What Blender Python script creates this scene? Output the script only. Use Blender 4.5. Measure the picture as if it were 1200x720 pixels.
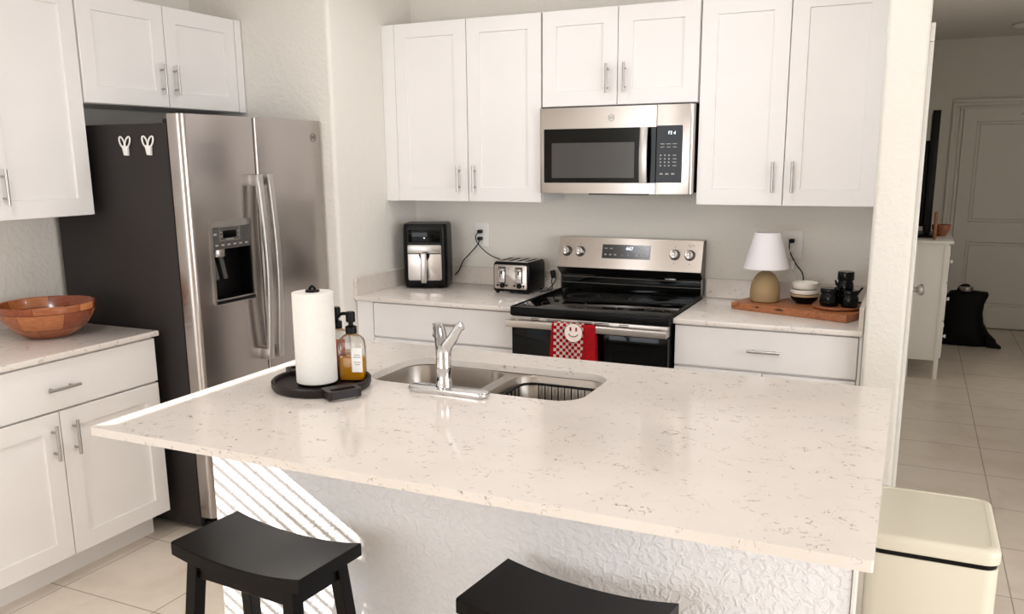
import bpy, bmesh, math, random
from mathutils import Vector, Matrix
PI = math.pi
SC = bpy.context.scene
for o in list(bpy.data.objects): bpy.data.objects.remove(o)
COL = SC.collection

# ------------------------------------------------------------------ camera
cd = bpy.data.cameras.new('camera'); cam = bpy.data.objects.new('camera', cd); COL.objects.link(cam)
CP = Vector((2.58982, -4.28922, 1.60112)); yaw, pit, rol = 0.4352, -0.2059, -0.0087
F = Vector((-math.sin(yaw)*math.cos(pit), math.cos(yaw)*math.cos(pit), math.sin(pit)))
R0 = Vector((math.cos(yaw), math.sin(yaw), 0)); U0 = R0.cross(F)
R = math.cos(rol)*R0 + math.sin(rol)*U0; U = -math.sin(rol)*R0 + math.cos(rol)*U0
m3 = Matrix((R, U, -F)).transposed()
cam.matrix_world = Matrix.Translation(CP) @ m3.to_4x4()
cd.sensor_width = 36; cd.sensor_fit = 'HORIZONTAL'; cd.lens = 1006.17*36/1200
cd.shift_x = 0.5/1200; cd.shift_y = 36.65/1200; cd.clip_start = 0.02
SC.camera = cam

# ------------------------------------------------------------------ light
w = bpy.data.worlds.new('sky'); SC.world = w; w.use_nodes = True
bg = w.node_tree.nodes['Background']; bg.inputs[0].default_value = (0.80, 0.90, 1.0, 1); bg.inputs[1].default_value = 1.1
def lamp(name, kind, energy, color, loc, direction, **k):
    d = bpy.data.lights.new(name, kind); d.energy = energy; d.color = color
    for a, b in k.items(): setattr(d, a, b)
    o = bpy.data.objects.new(name, d); COL.objects.link(o); o.location = loc
    o.rotation_euler = Vector(direction).to_track_quat('-Z', 'Y').to_euler()
    return o
lamp('sun', 'SUN', 14.0, (1.0, 0.95, 0.88), (-6, -8, 5), (1, 0.64, -0.60), angle=0.008)
lamp('window_daylight_rear', 'AREA', 79, (0.955, 0.97, 1.0), (0.65, -8.15, 1.3), (0.10, 1, 0.02), shape='RECTANGLE', size=3.0, size_y=2.1)
lamp('side_fill', 'AREA', 78, (0.95, 0.965, 1.0), (5.55, -3.2, 1.45), (-1, 0.12, 0), shape='RECTANGLE', size=2.6, size_y=1.5)  # added fill for the left-hand cabinet fronts; no known window on this side
for lx, ly, pw in ((0.75, -1.15, 5.6), (1.95, -1.15, 5.4), (0.45, -3.2, 11.0), (2.2, -3.3, 5.0)):
    lamp('overhead_fill', 'AREA', pw, (0.95, 0.965, 1.0), (lx, ly, 2.61), (0, 0, -1), shape='DISK', size=0.35)  # added overhead fill to even out the kitchen, not known fixtures
lamp('hall_fill', 'AREA', 6.3, (1.0, 0.97, 0.93), (4.06, 2.2, 1.2), (-1, 0.1, 0), shape='RECTANGLE', size=0.8, size_y=1.9)  # added fill to lift the dark hall; the wall here has no doorway
vs = SC.view_settings
SC.display_settings.display_device = 'sRGB'
vs.view_transform = 'Standard'; vs.look = 'None'; vs.gamma = 1; vs.exposure = 0.0; vs.use_curve_mapping = False

# ------------------------------------------------------------------ materials
def lin(c):
    if isinstance(c, str): c = [int(c[i:i+2], 16)/255 for i in (0, 2, 4)]
    return tuple(x/12.92 if x <= .04045 else ((x+.055)/1.055)**2.4 for x in c) + (1,)
MATS = {}
class NT:
    def __init__(s, name):
        s.m = bpy.data.materials.new(name); s.m.use_nodes = True; s.t = s.m.node_tree
        s.b = s.t.nodes['Principled BSDF']; s.co = None
    def n(s, typ, **k):
        o = s.t.nodes.new('ShaderNode'+typ)
        for a, v in k.items():
            if a in o.inputs.keys() if isinstance(a, str) else False: o.inputs[a].default_value = v
            else: setattr(o, a, v)
        return o
    def l(s, a, b): s.t.links.new(a, b)
    def coord(s, scale=(1, 1, 1), kind='Object', rot=(0, 0, 0), loc=(0, 0, 0)):
        tc = s.n('TexCoord'); mp = s.n('Mapping'); s.l(tc.outputs[kind], mp.inputs[0])
        mp.inputs['Scale'].default_value = scale; mp.inputs['Rotation'].default_value = rot; mp.inputs['Location'].default_value = loc
        return mp.outputs[0]
    def noise(s, vec, scale, detail=3, rough=.5, dist=0):
        o = s.n('TexNoise'); s.l(vec, o.inputs['Vector'])
        o.inputs['Scale'].default_value = scale; o.inputs['Detail'].default_value = detail; o.inputs['Roughness'].default_value = rough; o.inputs['Distortion'].default_value = dist
        return o
    def ramp(s, fac, stops):
        o = s.n('ValToRGB'); s.l(fac, o.inputs[0]); e = o.color_ramp.elements
        while len(e) < len(stops): e.new(.5)
        for q, (p, c) in zip(e, stops): q.position = p; q.color = c
        return o
    def math(s, op, a, b=None):
        o = s.n('Math', operation=op)
        for i, v in enumerate((a, b)):
            if v is None: continue
            if isinstance(v, (int, float)): o.inputs[i].default_value = v
            else: s.l(v, o.inputs[i])
        return o.outputs[0]
    def mix(s, fac, a, b):
        o = s.n('Mix', data_type='RGBA')
        for i, v in ((0, fac), (6, a), (7, b)):
            if isinstance(v, (int, float, tuple)): o.inputs[i].default_value = v
            else: s.l(v, o.inputs[i])
        return o.outputs[2]
    def bump(s, h, strength=.2, dist=.01):
        o = s.n('Bump'); o.inputs['Strength'].default_value = strength; o.inputs['Distance'].default_value = dist
        s.l(h, o.inputs['Height']); s.l(o.outputs[0], s.b.inputs['Normal'])
    def set(s, **k):
        for a, v in k.items():
            s.b.inputs[{'col': 'Base Color', 'rough': 'Roughness', 'metal': 'Metallic', 'spec': 'Specular IOR Level', 'coat': 'Coat Weight', 'trans': 'Transmission Weight', 'ior': 'IOR', 'sheen': 'Sheen Weight', 'sss': 'Subsurface Weight'}[a]].default_value = v
        return s
def plain(name, col, rough=.5, metal=0, spec=.5, vary=.03, scale=8, bump=0, bscale=200, **k):
    t = NT(name); c = lin(col) if not (isinstance(col, tuple) and len(col) == 4) else col
    t.set(rough=rough, metal=metal, spec=spec, **k)
    v = t.coord(); nz = t.noise(v, scale, 3)
    d = tuple(x*(1-vary) for x in c[:3])+(1,); e = tuple(min(1, x*(1+vary)) for x in c[:3])+(1,)
    r = t.ramp(nz.outputs[0], [(.3, d), (.7, e)]); t.l(r.outputs[0], t.b.inputs['Base Color'])
    if bump: t.bump(t.noise(v, bscale, 2).outputs[0], bump, .002)
    MATS[name] = t.m; return t.m
def wall_mat(name, col, strength, scale, th=.52):
    t = NT(name); t.set(rough=.75, spec=.25)
    c = lin(col); v = t.coord(); nz = t.noise(v, 1.3, 2)
    r = t.ramp(nz.outputs[0], [(.3, tuple(x*.97 for x in c[:3])+(1,)), (.7, c)]); t.l(r.outputs[0], t.b.inputs['Base Color'])
    n1 = t.noise(v, scale, 3, .5, .6); h = t.ramp(n1.outputs[0], [(th-.1, (0, 0, 0, 1)), (th+.12, (1, 1, 1, 1))])
    t.bump(h.outputs[0], strength, .006); return t.m
M = {}
M['wall'] = wall_mat('wall_paint', 'EAE5DC', .20, 42)
M['panel'] = wall_mat('knockdown_white', 'EEECEC', .55, 48)
M['ceiling'] = wall_mat('ceiling_paint', 'E6E0D8', .25, 30)
M['cab'] = plain('cabinet_white', 'EFEBE8', .36, spec=.4, vary=.008)
M['trim'] = plain('trim_white', 'EDEAE4', .4, vary=.01)
M['hallpaint'] = plain('door_white', 'E6E1D8', .45, vary=.01)
M['black'] = plain('black_plastic', '040303', .36, spec=.2, vary=.1)
M['blackglass'] = plain('black_glass', '010101', .06, spec=.22, vary=.1)
M['blackmatte'] = plain('black_matte', '0B0A0A', .7, spec=.2, vary=.1)
M['window_glass'] = plain('oven_window_glass', '403E3C', .10, spec=.5, vary=.05)
M['grayside'] = plain('fridge_side', '2E2928', .55, spec=.25, vary=.05, bump=.05)
M['chrome'] = plain('chrome', 'D8D8DA', .08, 1, vary=.01)
M['handle'] = plain('satin_handle_steel', 'C4C0BC', .40, 1, vary=.02)
M['nickel'] = plain('brushed_nickel', 'B4B0AC', .28, 1, vary=.03)
M['ceramicblack'] = plain('black_ceramic', '010202', .16, spec=.22, vary=.1)
M['ceramicwhite'] = plain('white_ceramic', 'F2ECE2', .3, vary=.01)
M['tan'] = plain('tan_clay', 'B59A78', .55, vary=.06)
M['lampbase'] = plain('lamp_clay', 'A48A64', .6, vary=.05, scale=14, bump=.1, bscale=90)
M['shade'] = plain('lamp_shade_fabric', 'F0ECEE', .85, vary=.01, bump=.15, bscale=400)
M['cream'] = plain('cream_enamel', 'DCD5C2', .32, vary=.008)
M['paper'] = None
M['red'] = plain('red_terry', 'D60E1E', .9, vary=.12, scale=60, bump=.35, bscale=500)
M['offwhite'] = plain('white_terry', 'FBF0E6', .9, vary=.03, scale=60, bump=.3, bscale=500)
M['darkred'] = plain('dark_red_thread', '8E1420', .9)
M['stool'] = plain('stool_dark_wood', '060404', .33, spec=.18, vary=.15, scale=6, bump=.04, bscale=60)
M['tray'] = plain('espresso_wood', '180E0C', .42, spec=.35, vary=.3, scale=25)
M['white'] = plain('white_plastic', 'EFEDE8', .4, vary=.01)
M['greypanel'] = plain('grey_panel', '4B4845', .3, vary=.03)
M['display'] = plain('display_dark', '2A2726', .15, vary=.03)
M['mark'] = plain('print_grey', 'A6A29E', .5, vary=.01)
M['cord'] = plain('cord_rubber', '060505', .5, spec=.3)
M['bagcloth'] = plain('bag_nylon', '040405', .7, spec=.2, vary=.2)
M['rim'] = plain('steel_trim_dark', '77726D', .35, 1, vary=.02)
def emit(name, col, s):
    t = NT(name); t.set(col=lin(col)); t.b.inputs['Emission Color'].default_value = lin(col); t.b.inputs['Emission Strength'].default_value = s
    nz = t.noise(t.coord(), 5); r = t.ramp(nz.outputs[0], [(0, lin(col)), (1, lin(col))]); t.l(r.outputs[0], t.b.inputs['Base Color']); return t.m
M['led'] = emit('clock_led', 'E8F4FF', 1.4)
def steel(name, col, rough, sc, k=.04):
    t = NT(name); t.set(metal=1, rough=rough); v = t.coord(sc); nz = t.noise(v, 1, 4, .6); c = lin(col)
    r = t.ramp(nz.outputs[0], [(.3, tuple(x*(1-k) for x in c[:3])+(1,)), (.7, tuple(min(1, x*(1+k)) for x in c[:3])+(1,))])
    t.l(r.outputs[0], t.b.inputs['Base Color'])
    q = t.ramp(nz.outputs[0], [(.2, (rough*.93,)*3+(1,)), (.8, (rough*1.07,)*3+(1,))]); t.l(q.outputs[0], t.b.inputs['Roughness'])
    t.bump(nz.outputs[0], .008, .001); return t.m
M['steel'] = steel('stainless_horizontal', 'C6BFB9', .30, (3, 3, 700), .012)
M['fridgesteel'] = steel('stainless_fridge', 'B3ACA8', .24, (1.2, 1.2, 22), .012)
M['sinksteel'] = steel('stainless_sink', 'A9A29B', .30, (60, 200, 20))
def quartz(name, base, sc=1.0):
    t = NT(name); t.set(rough=.12, spec=.5)
    v = t.coord()
    wob = t.noise(v, 9*sc, 3, .6)
    mp = t.n('Mapping'); t.l(v, mp.inputs[0]); mp.inputs['Scale'].default_value = (1.0, 1.5, 1.4)
    va = t.n('VectorMath', operation='MULTIPLY_ADD'); t.l(wob.outputs['Color'], va.inputs[0]); va.inputs[1].default_value = (.30, .30, .30); t.l(mp.outputs[0], va.inputs[2])
    n1 = t.noise(va.outputs[0], 13*sc, 2.5, .55, .4)
    a = t.math('ABSOLUTE', t.math('SUBTRACT', n1.outputs[0], .5))
    line = t.ramp(a, [(0, (1, 1, 1, 1)), (.006, (1, 1, 1, 1)), (.016, (0, 0, 0, 1))])
    n2 = t.noise(va.outputs[0], 17*sc, 2, .5); mask = t.ramp(n2.outputs[0], [(.50, (0, 0, 0, 1)), (.57, (1, 1, 1, 1))])
    n3 = t.noise(v, 60*sc, 2); mk2 = t.ramp(n3.outputs[0], [(.40, (0, 0, 0, 1)), (.6, (1, 1, 1, 1))])
    k = t.math('MULTIPLY', t.math('MULTIPLY', line.outputs[0], mask.outputs[0]), mk2.outputs[0])
    n4 = t.noise(v, 5*sc, 4, .6); c = lin(base)
    bc = t.ramp(n4.outputs[0], [(.35, tuple(x*.955 for x in c[:3])+(1,)), (.6, c)])
    col = t.mix(t.math('MULTIPLY', k, .78), bc.outputs[0], lin('77675B'))
    t.l(col, t.b.inputs['Base Color']); return t.m
M['quartz'] = quartz('quartz_cream', 'E7DED6')
M['quartz_dark'] = quartz('quartz_splash', 'DCD2C8', 1.2)
def wood(name, a, b, sc, rough=.45, big=6):
    t = NT(name); t.set(rough=rough)
    v = t.coord(sc); n1 = t.noise(v, big, 5, .6, 1.2); r = t.ramp(n1.outputs[0], [(.25, lin(a)), (.5, lin(b)), (.75, lin(a))])
    t.l(r.outputs[0], t.b.inputs['Base Color']); t.bump(n1.outputs[0], .05, .002); return t.m
M['board'] = wood('live_edge_wood', '7A4028', 'AE6E44', (2, 14, 14), .4, 3)
M['woodred'] = wood('warm_wood', '74402A', '9A5E3E', (8, 8, 3), .4)
def bowlwood():
    t = NT('segmented_wood'); t.set(rough=.25, coat=.3)
    v = t.coord((1, 1, 1), 'UV')
    br = t.n('TexBrick'); t.l(v, br.inputs['Vector']); br.offset = .37; br.offset_frequency = 2; br.squash = 1.0
    br.inputs['Color1'].default_value = lin('8E4626'); br.inputs['Color2'].default_value = lin('E59A62'); br.inputs['Mortar'].default_value = lin('6E3018')
    for a, b in (('Scale', 1), ('Mortar Size', .004), ('Bias', -.1), ('Brick Width', .62), ('Row Height', .155)): br.inputs[a].default_value = b
    g = t.noise(t.coord((4, 30, 1), 'UV'), 3, 4, .6, .8); r = t.ramp(g.outputs[0], [(.3, (.55, .5, .48, 1)), (.65, (1.1, 1.05, 1, 1))])
    mx = t.n('Mix', data_type='RGBA', blend_type='MULTIPLY'); mx.inputs[0].default_value = .8
    t.l(br.outputs[0], mx.inputs[6]); t.l(r.outputs[0], mx.inputs[7]); t.l(mx.outputs[2], t.b.inputs['Base Color']); return t.m
M['bowlwood'] = bowlwood()
def tiles():
    t = NT('floor_tile'); t.set(rough=.3, spec=.45)
    v = t.coord((1, 1, 1), loc=(0, 0, 0))
    sep = t.n('SeparateXYZ'); t.l(v, sep.inputs[0])
    def edge(axis, p, off):
        f = t.math('FRACT', t.math('DIVIDE', t.math('SUBTRACT', sep.outputs[axis], off), p))
        return t.math('MULTIPLY', t.math('MINIMUM', f, t.math('SUBTRACT', 1, f)), p)
    ex = edge(0, .4715, 3.03); ey = edge(1, .457, .487)
    d = t.math('MINIMUM', ex, ey)
    g = t.ramp(d, [(.0022, (1, 1, 1, 1)), (.0036, (0, 0, 0, 1))])
    n1 = t.noise(v, 3.5, 5, .6, .8)
    r = t.ramp(n1.outputs[0], [(.3, lin('D6C8B8')), (.55, lin('E3D7C8')), (.75, lin('DDCFBF'))])
    t.l(t.mix(g.outputs[0], r.outputs[0], lin('8F7F70')), t.b.inputs['Base Color'])
    q = t.mix(g.outputs[0], (.28, .28, .28, 1), (.8, .8, .8, 1)); t.l(q, t.b.inputs['Roughness'])
    t.bump(t.math('SUBTRACT', 1, g.outputs[0]), .4, .002); return t.m
M['tile'] = tiles()
def papert():
    t = NT('paper_towel'); t.set(rough=.95, spec=.1); c = lin('EAE6DF')
    v = t.coord(); n = t.noise(v, 70, 2, .5, 1.5); r = t.ramp(n.outputs[0], [(.3, tuple(x*.97 for x in c[:3])+(1,)), (.6, c)]); t.l(r.outputs[0], t.b.inputs['Base Color'])
    t.bump(n.outputs[0], .35, .003); return t.m
M['paper'] = papert()
def checker():
    t = NT('checker_terry'); t.set(rough=.9, spec=.1); v = t.coord((1, 1, 1), 'UV')
    ch = t.n('TexChecker'); t.l(v, ch.inputs[0]); ch.inputs['Scale'].default_value = 1
    ch.inputs[1].default_value = lin('D20E1E'); ch.inputs[2].default_value = lin('FBF0E6'); t.l(ch.outputs[0], t.b.inputs['Base Color'])
    t.bump(t.noise(t.coord(), 500, 2).outputs[0], .3, .002); return t.m
M['checker'] = checker()
def glass(name, col, rough=.02):
    t = NT(name); t.set(rough=rough, trans=1, ior=1.45)
    nz = t.noise(t.coord(), 4); r = t.ramp(nz.outputs[0], [(0, lin(col)), (1, lin(col))]); t.l(r.outputs[0], t.b.inputs['Base Color']); return t.m
def thin_glass(name):
    t = NT(name); tr_ = t.n('BsdfTransparent'); gl = t.n('BsdfGlossy'); gl.inputs['Roughness'].default_value = .03; fr_ = t.n('LayerWeight'); fr_.inputs[0].default_value = .35
    tr_.inputs[0].default_value = (.93, .93, .92, 1); mx = t.n('MixShader'); k = t.math('MULTIPLY', fr_.outputs['Fresnel'], .8)
    t.l(k, mx.inputs[0]); t.l(tr_.outputs[0], mx.inputs[1]); t.l(gl.outputs[0], mx.inputs[2]); t.l(mx.outputs[0], t.t.nodes['Material Output'].inputs[0]); return t.m
M['glass'] = thin_glass('clear_bottle')
M['amber'] = plain('amber_soap', 'DE9A10', .15, vary=.04, sss=.0)
M['pinklabel'] = plain('coral_print', 'D4735C', .5, vary=.15, scale=40)
M['label'] = plain('label_paper', 'F2EFEA', .6, vary=.01)

# ------------------------------------------------------------------ mesh helpers
def box(bm, x0, x1, y0, y1, z0, z1, bev=0, seg=2):
    b = bmesh.new()
    vs_ = [b.verts.new((x, y, z)) for x in (x0, x1) for y in (y0, y1) for z in (z0, z1)]
    for f in ((0, 1, 3, 2), (4, 6, 7, 5), (0, 4, 5, 1), (2, 3, 7, 6), (0, 2, 6, 4), (1, 5, 7, 3)): b.faces.new([vs_[i] for i in f])
    if bev: bmesh.ops.bevel(b, geom=b.edges[:], offset=bev, segments=seg, affect='EDGES', profile=.5)
    bmesh.ops.recalc_face_normals(b, faces=b.faces[:]); join(bm, b)
def join(bm, b, mat=None):
    if mat is not None: bmesh.ops.transform(b, matrix=mat, verts=b.verts[:])
    me = bpy.data.meshes.new('tmp'); b.to_mesh(me); b.free(); bm.from_mesh(me); bpy.data.meshes.remove(me)
def BX(x0, x1, y0, y1, z0, z1, bev=0, seg=2):
    bm = bmesh.new(); box(bm, x0, x1, y0, y1, z0, z1, bev, seg); return bm
def lathe(bm, prof, seg=48, c=(0, 0, 0), mat=None):
    b = bmesh.new(); uvl = b.loops.layers.uv.new('UVMap'); rings = []
    L = [0]
    for i in range(1, len(prof)): L.append(L[-1]+math.hypot(prof[i][0]-prof[i-1][0], prof[i][1]-prof[i-1][1]))
    for r, z in prof:
        rings.append([b.verts.new((max(r, 1e-5)*math.cos(2*PI*k/seg), max(r, 1e-5)*math.sin(2*PI*k/seg), z)) for k in range(seg)])
    for i in range(len(prof)-1):
        for k in range(seg):
            f = b.faces.new((rings[i][k], rings[i][(k+1) % seg], rings[i+1][(k+1) % seg], rings[i+1][k]))
            for lp, (a, q) in zip(f.loops, ((k, i), (k+1, i), (k+1, i+1), (k, i+1))): lp[uvl].uv = (a/seg*4, L[q]/L[-1])
    bmesh.ops.remove_doubles(b, verts=b.verts[:], dist=2e-5)
    bmesh.ops.recalc_face_normals(b, faces=b.faces[:])
    bmesh.ops.translate(b, verts=b.verts[:], vec=c)
    join(bm, b, mat)
def LA(prof, seg=48, c=(0, 0, 0)):
    bm = bmesh.new(); lathe(bm, prof, seg, c); return bm
def sweep(bm, pts, sec, closed=False, up=(0, 0, 1), scales=None):
    """sweep a closed 2D section along points"""
    b = bmesh.new(); P = [Vector(p) for p in pts]; n = len(P); rings = []
    upv = Vector(up); prev = None
    for i, p in enumerate(P):
        if closed: t = (P[(i+1) % n]-P[i-1]).normalized()
        else: t = (P[min(i+1, n-1)]-P[max(i-1, 0)]).normalized()
        if prev is None:
            s = t.cross(upv)
            if s.length < 1e-3: s = t.cross(Vector((1, 0, 0)))
        else: s = prev - t*prev.dot(t)
        s.normalize(); prev = s; u = s.cross(t)
        k = scales[i] if scales else 1
        rings.append([b.verts.new(p+s*a*k+u*c*k) for a, c in sec])
    m = len(sec)
    for i in range(n if closed else n-1):
        A, B = rings[i], rings[(i+1) % n]
        for j in range(m): b.faces.new((A[j], A[(j+1) % m], B[(j+1) % m], B[j]))
    if not closed: b.faces.new(rings[0][::-1]); b.faces.new(rings[-1])
    bmesh.ops.recalc_face_normals(b, faces=b.faces[:]); join(bm, b)
def circ(r, n=12, ry=None): return [(r*math.cos(2*PI*k/n), (ry or r)*math.sin(2*PI*k/n)) for k in range(n)]
def tube(bm, pts, r, n=12, closed=False, scales=None, up=(0, 0, 1)): sweep(bm, pts, circ(r, n), closed, up, scales)
def TU(pts, r, n=12, **k):
    bm = bmesh.new(); tube(bm, pts, r, n, **k); return bm
def smooth_pts(pts, sub=8):
    P = [Vector(p) for p in pts]; out = []
    for i in range(len(P)-1):
        a, b, c, d = P[max(i-1, 0)], P[i], P[i+1], P[min(i+2, len(P)-1)]
        for k in range(sub):
            t = k/sub; out.append(.5*((2*b)+(c-a)*t+(2*a-5*b+4*c-d)*t*t+(3*b-a-3*c+d)*t**3))
    out.append(P[-1]); return out
def rrect(x0, x1, y0, y1, r, n=6):
    out = []
    for cx, cy, a0 in ((x1-r, y1-r, 0), (x0+r, y1-r, PI/2), (x0+r, y0+r, PI), (x1-r, y0+r, 1.5*PI)):
        for k in range(n+1): a = a0+PI/2*k/n; out.append((cx+r*math.cos(a), cy+r*math.sin(a)))
    return out
def prism(bm, poly, z0, z1, bev=0, seg=3, mat=None):
    b = bmesh.new(); A = [b.verts.new((x, y, z0)) for x, y in poly]; B = [b.verts.new((x, y, z1)) for x, y in poly]; n = len(poly)
    f0 = b.faces.new(A[::-1]); f1 = b.faces.new(B)
    for i in range(n): b.faces.new((A[i], A[(i+1) % n], B[(i+1) % n], B[i]))
    if bev:
        es = [e for e in b.edges if (abs(e.verts[0].co.z-e.verts[1].co.z) < 1e-9)]
        bmesh.ops.bevel(b, geom=es, offset=bev, segments=seg, affect='EDGES', profile=.5)
    bmesh.ops.recalc_face_normals(b, faces=b.faces[:]); join(bm, b, mat)
def PR(poly, z0, z1, bev=0, seg=3, mat=None):
    bm = bmesh.new(); prism(bm, poly, z0, z1, bev, seg, mat); return bm
def flat_with_holes(outer, holes, z0, z1):
    b = bmesh.new(); es = []
    for loop in [outer]+holes:
        vv = [b.verts.new((x, y, z1)) for x, y in loop]
        for i in range(len(vv)): es.append(b.edges.new((vv[i], vv[(i+1) % len(vv)])))
    bmesh.ops.triangle_fill(b, use_beauty=True, use_dissolve=False, edges=es)
    r = bmesh.ops.extrude_face_region(b, geom=b.faces[:])
    vv = [g for g in r['geom'] if isinstance(g, bmesh.types.BMVert)]; bmesh.ops.translate(b, verts=vv, vec=(0, 0, z0-z1))
    bmesh.ops.recalc_face_normals(b, faces=b.faces[:]); return b
def obj(name, bm, mat, parent=None, loc=None, rot=None, label=None, sharp=35):
    me = bpy.data.meshes.new(name); bm.to_mesh(me); bm.free()
    for p in me.polygons: p.use_smooth = True
    me.set_sharp_from_angle(angle=math.radians(sharp))
    me.materials.append(mat if not isinstance(mat, str) else M[mat])
    o = bpy.data.objects.new(name, me); COL.objects.link(o)
    if parent: o.parent = parent
    if loc: o.location = loc
    if rot: o.rotation_euler = rot
    if label: o['label'] = label
    return o
def tag(o, label, cat, group=None):
    o['label'] = label; o['category'] = cat
    if group: o['group'] = group
    return o
def thing(name, label, cat, loc=(0, 0, 0), rz=0, group=None):
    o = bpy.data.objects.new(name, None); COL.objects.link(o); o.location = loc; o.rotation_euler = (0, 0, rz); o.empty_display_size = .1
    return tag(o, label, cat, group)
def struct(name, bm, mat, parent=None):
    o = obj(name, bm, mat, parent)
    if not parent: o['kind'] = 'structure'
    return o
def copy_tree(o, parent=None):
    c = o.copy(); COL.objects.link(c)
    if parent: c.parent = parent
    for ch in list(o.children): copy_tree(ch, c)
    return c
def text_bm(s, size, depth=.0006, align='CENTER'):
    cu = bpy.data.curves.new('t', 'FONT'); cu.body = s; cu.size = size; cu.extrude = depth; cu.align_x = align; cu.align_y = 'CENTER'
    o = bpy.data.objects.new('t', cu); COL.objects.link(o)
    me = bpy.data.meshes.new_from_object(o.evaluated_get(bpy.context.evaluated_depsgraph_get()))
    bpy.data.objects.remove(o); bm = bmesh.new(); bm.from_mesh(me); bpy.data.meshes.remove(me)
    # stand the text up: faces -y
    bmesh.ops.rotate(bm, verts=bm.verts[:], cent=(0, 0, 0), matrix=Matrix.Rotation(PI/2, 3, 'X')); return bm
def move(bm, v):
    bmesh.ops.translate(bm, verts=bm.verts[:], vec=v); return bm
def rot(bm, a, ax, c=(0, 0, 0)):
    bmesh.ops.rotate(bm, verts=bm.verts[:], cent=c, matrix=Matrix.Rotation(a, 3, ax)); return bm

# ------------------------------------------------------------------ key dimensions
XL = -.864; YR = -.7535; CT = .914; CB = .8916
X1, XR, XW = .908, 1.6747, 2.4477
XWING = 2.597; CEIL = 2.63; YH = 4.807

# ------------------------------------------------------------------ setting
struct('floor', BX(XL-.1, 5.7, -8.3, YH+.1, -.1, 0), 'tile')
struct('ceiling', BX(XL-.1, 5.7, -8.3, YH+.1, CEIL, CEIL+.1), 'ceiling')
WY0, WY1, WZ0, WZ1 = -3.80, -2.90, 1.03, 1.912
b = bmesh.new()
for y0, y1, z0, z1 in ((-8.3, WY0, 0, CEIL), (WY1, 0.1, 0, CEIL), (WY0, WY1, 0, WZ0), (WY0, WY1, WZ1, CEIL)): box(b, XL-.1, XL, y0, y1, z0, z1)
struct('wall_left', b, 'wall')
struct('wall_back', BX(XL-.1, XW+.01, 0, .1, 0, CEIL), 'wall')
def bull(x0, x1, y0, y1, corners, r=.02, n=6):
    out = []
    for nm, cx, cy, a0 in (('ne', x1, y1, 0), ('nw', x0, y1, PI/2), ('sw', x0, y0, PI), ('se', x1, y0, 1.5*PI)):
        if nm in corners:
            sx = -1 if 'e' in nm else 1; sy = -1 if 'n' in nm else 1
            for k in range(n+1): a = a0+PI/2*k/n; out.append((cx+sx*r+r*math.cos(a), cy+sy*r+r*math.sin(a)))
        else: out.append((cx, cy))
    return out
struct('wall_alcove', PR(bull(XL-.05, 0, YR, .05, ('se',)), 0, CEIL), 'wall')
struct('wall_right', PR(bull(XW+.003, XWING, -.70, YH+.05, ('sw', 'se'), .018), 0, CEIL), 'wall')
struct('wall_hall', BX(XW, 4.2, YH, YH+.1, 0, CEIL), 'wall')
struct('wall_hall_side', BX(4.1, 4.2, -.5, YH, 0, CEIL), 'wall')
struct('wall_front_return', BX(4.1, 5.7, -.5, -.4, 0, CEIL), 'wall')
b = bmesh.new()
for y0, y1, z0, z1 in ((-8.3, -4.6, 0, CEIL), (-1.8, -.4, 0, CEIL), (-4.6, -1.8, 0, .7), (-4.6, -1.8, 2.2, CEIL)): box(b, 5.6, 5.7, y0, y1, z0, z1)
struct('wall_living_side', b, 'wall')
b = bmesh.new()
for x0, x1, z0, z1 in ((XL-.1, -1.05+.2, 0, CEIL), (2.15, 5.7, 0, CEIL), (-.85, 2.15, 2.35, CEIL), (-.85, 2.15, 0, .25)): box(b, x0, x1, -8.3, -8.2, z0, z1)
struct('wall_rear', b, 'wall')
# left window with blinds (out of frame; its slats stripe the island)
b = bmesh.new()
for y0, y1, z0, z1 in ((WY0-.06, WY0, WZ0-.06, WZ1+.06), (WY1, WY1+.05, WZ0-.06, WZ1+.06), (WY0, WY1, WZ1, WZ1+.06), (WY0, WY1, WZ0-.06, WZ0)): box(b, XL, XL+.018, y0, y1, z0, z1)
struct('window_1', b, 'trim')
b = bmesh.new(); z = WZ0+.0525
while z < WZ1-.005:
    s = bmesh.new(); box(s, -.025, .025, WY0+.003, WY1-.003, -.0012, .0012); rot(s, math.radians(7.5), 'Y'); move(s, (XL-.05, 0, z)); join(b, s); z += .0475
tag(obj('window_blinds', b, 'white'), 'white horizontal window blinds in the left wall window', 'blinds')
# baseboards + doors in the hall
struct('baseboard_hall', BX(XWING, 2.85, YH-.015, YH, 0, .09), 'trim')
struct('baseboard_right', BX(XWING, XWING+.013, 1.0, YH-.016, 0, .09), 'trim')
def panel_door(w, h, t, panels):
    b = flat_with_holes([(0, 0), (w, 0), (w, h), (0, h)], [[(x0, z0), (x1, z0), (x1, z1), (x0, z1)] for x0, x1, z0, z1 in panels], 0, t)
    for x0, x1, z0, z1 in panels:
        lv = [(0, t), (.012, t-.018), (.026, t-.018), (.036, t-.006)] if t > .02 else [(0, t), (.01, t-.003), (.02, t-.003), (.03, t-.001)]
        rings = [[b.verts.new((x, z, q)) for x, z in ((x0+d, z0+d), (x1-d, z0+d), (x1-d, z1-d), (x0+d, z1-d))] for d, q in lv]
        for A, B in zip(rings, rings[1:]):
            for i in range(4): b.faces.new((A[i], A[(i+1) % 4], B[(i+1) % 4], B[i]))
        b.faces.new(rings[-1])
    bmesh.ops.recalc_face_normals(b, faces=b.faces[:])
    rot(b, PI/2, 'X'); return b      # x right, z up, front -y at -t
d2 = struct('door_2', move(panel_door(.92, 2.0, .04, [(.11, .81, .98, 1.89), (.11, .81, .20, .80)]), (2.945, YH-.001, .012)), 'hallpaint')
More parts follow.
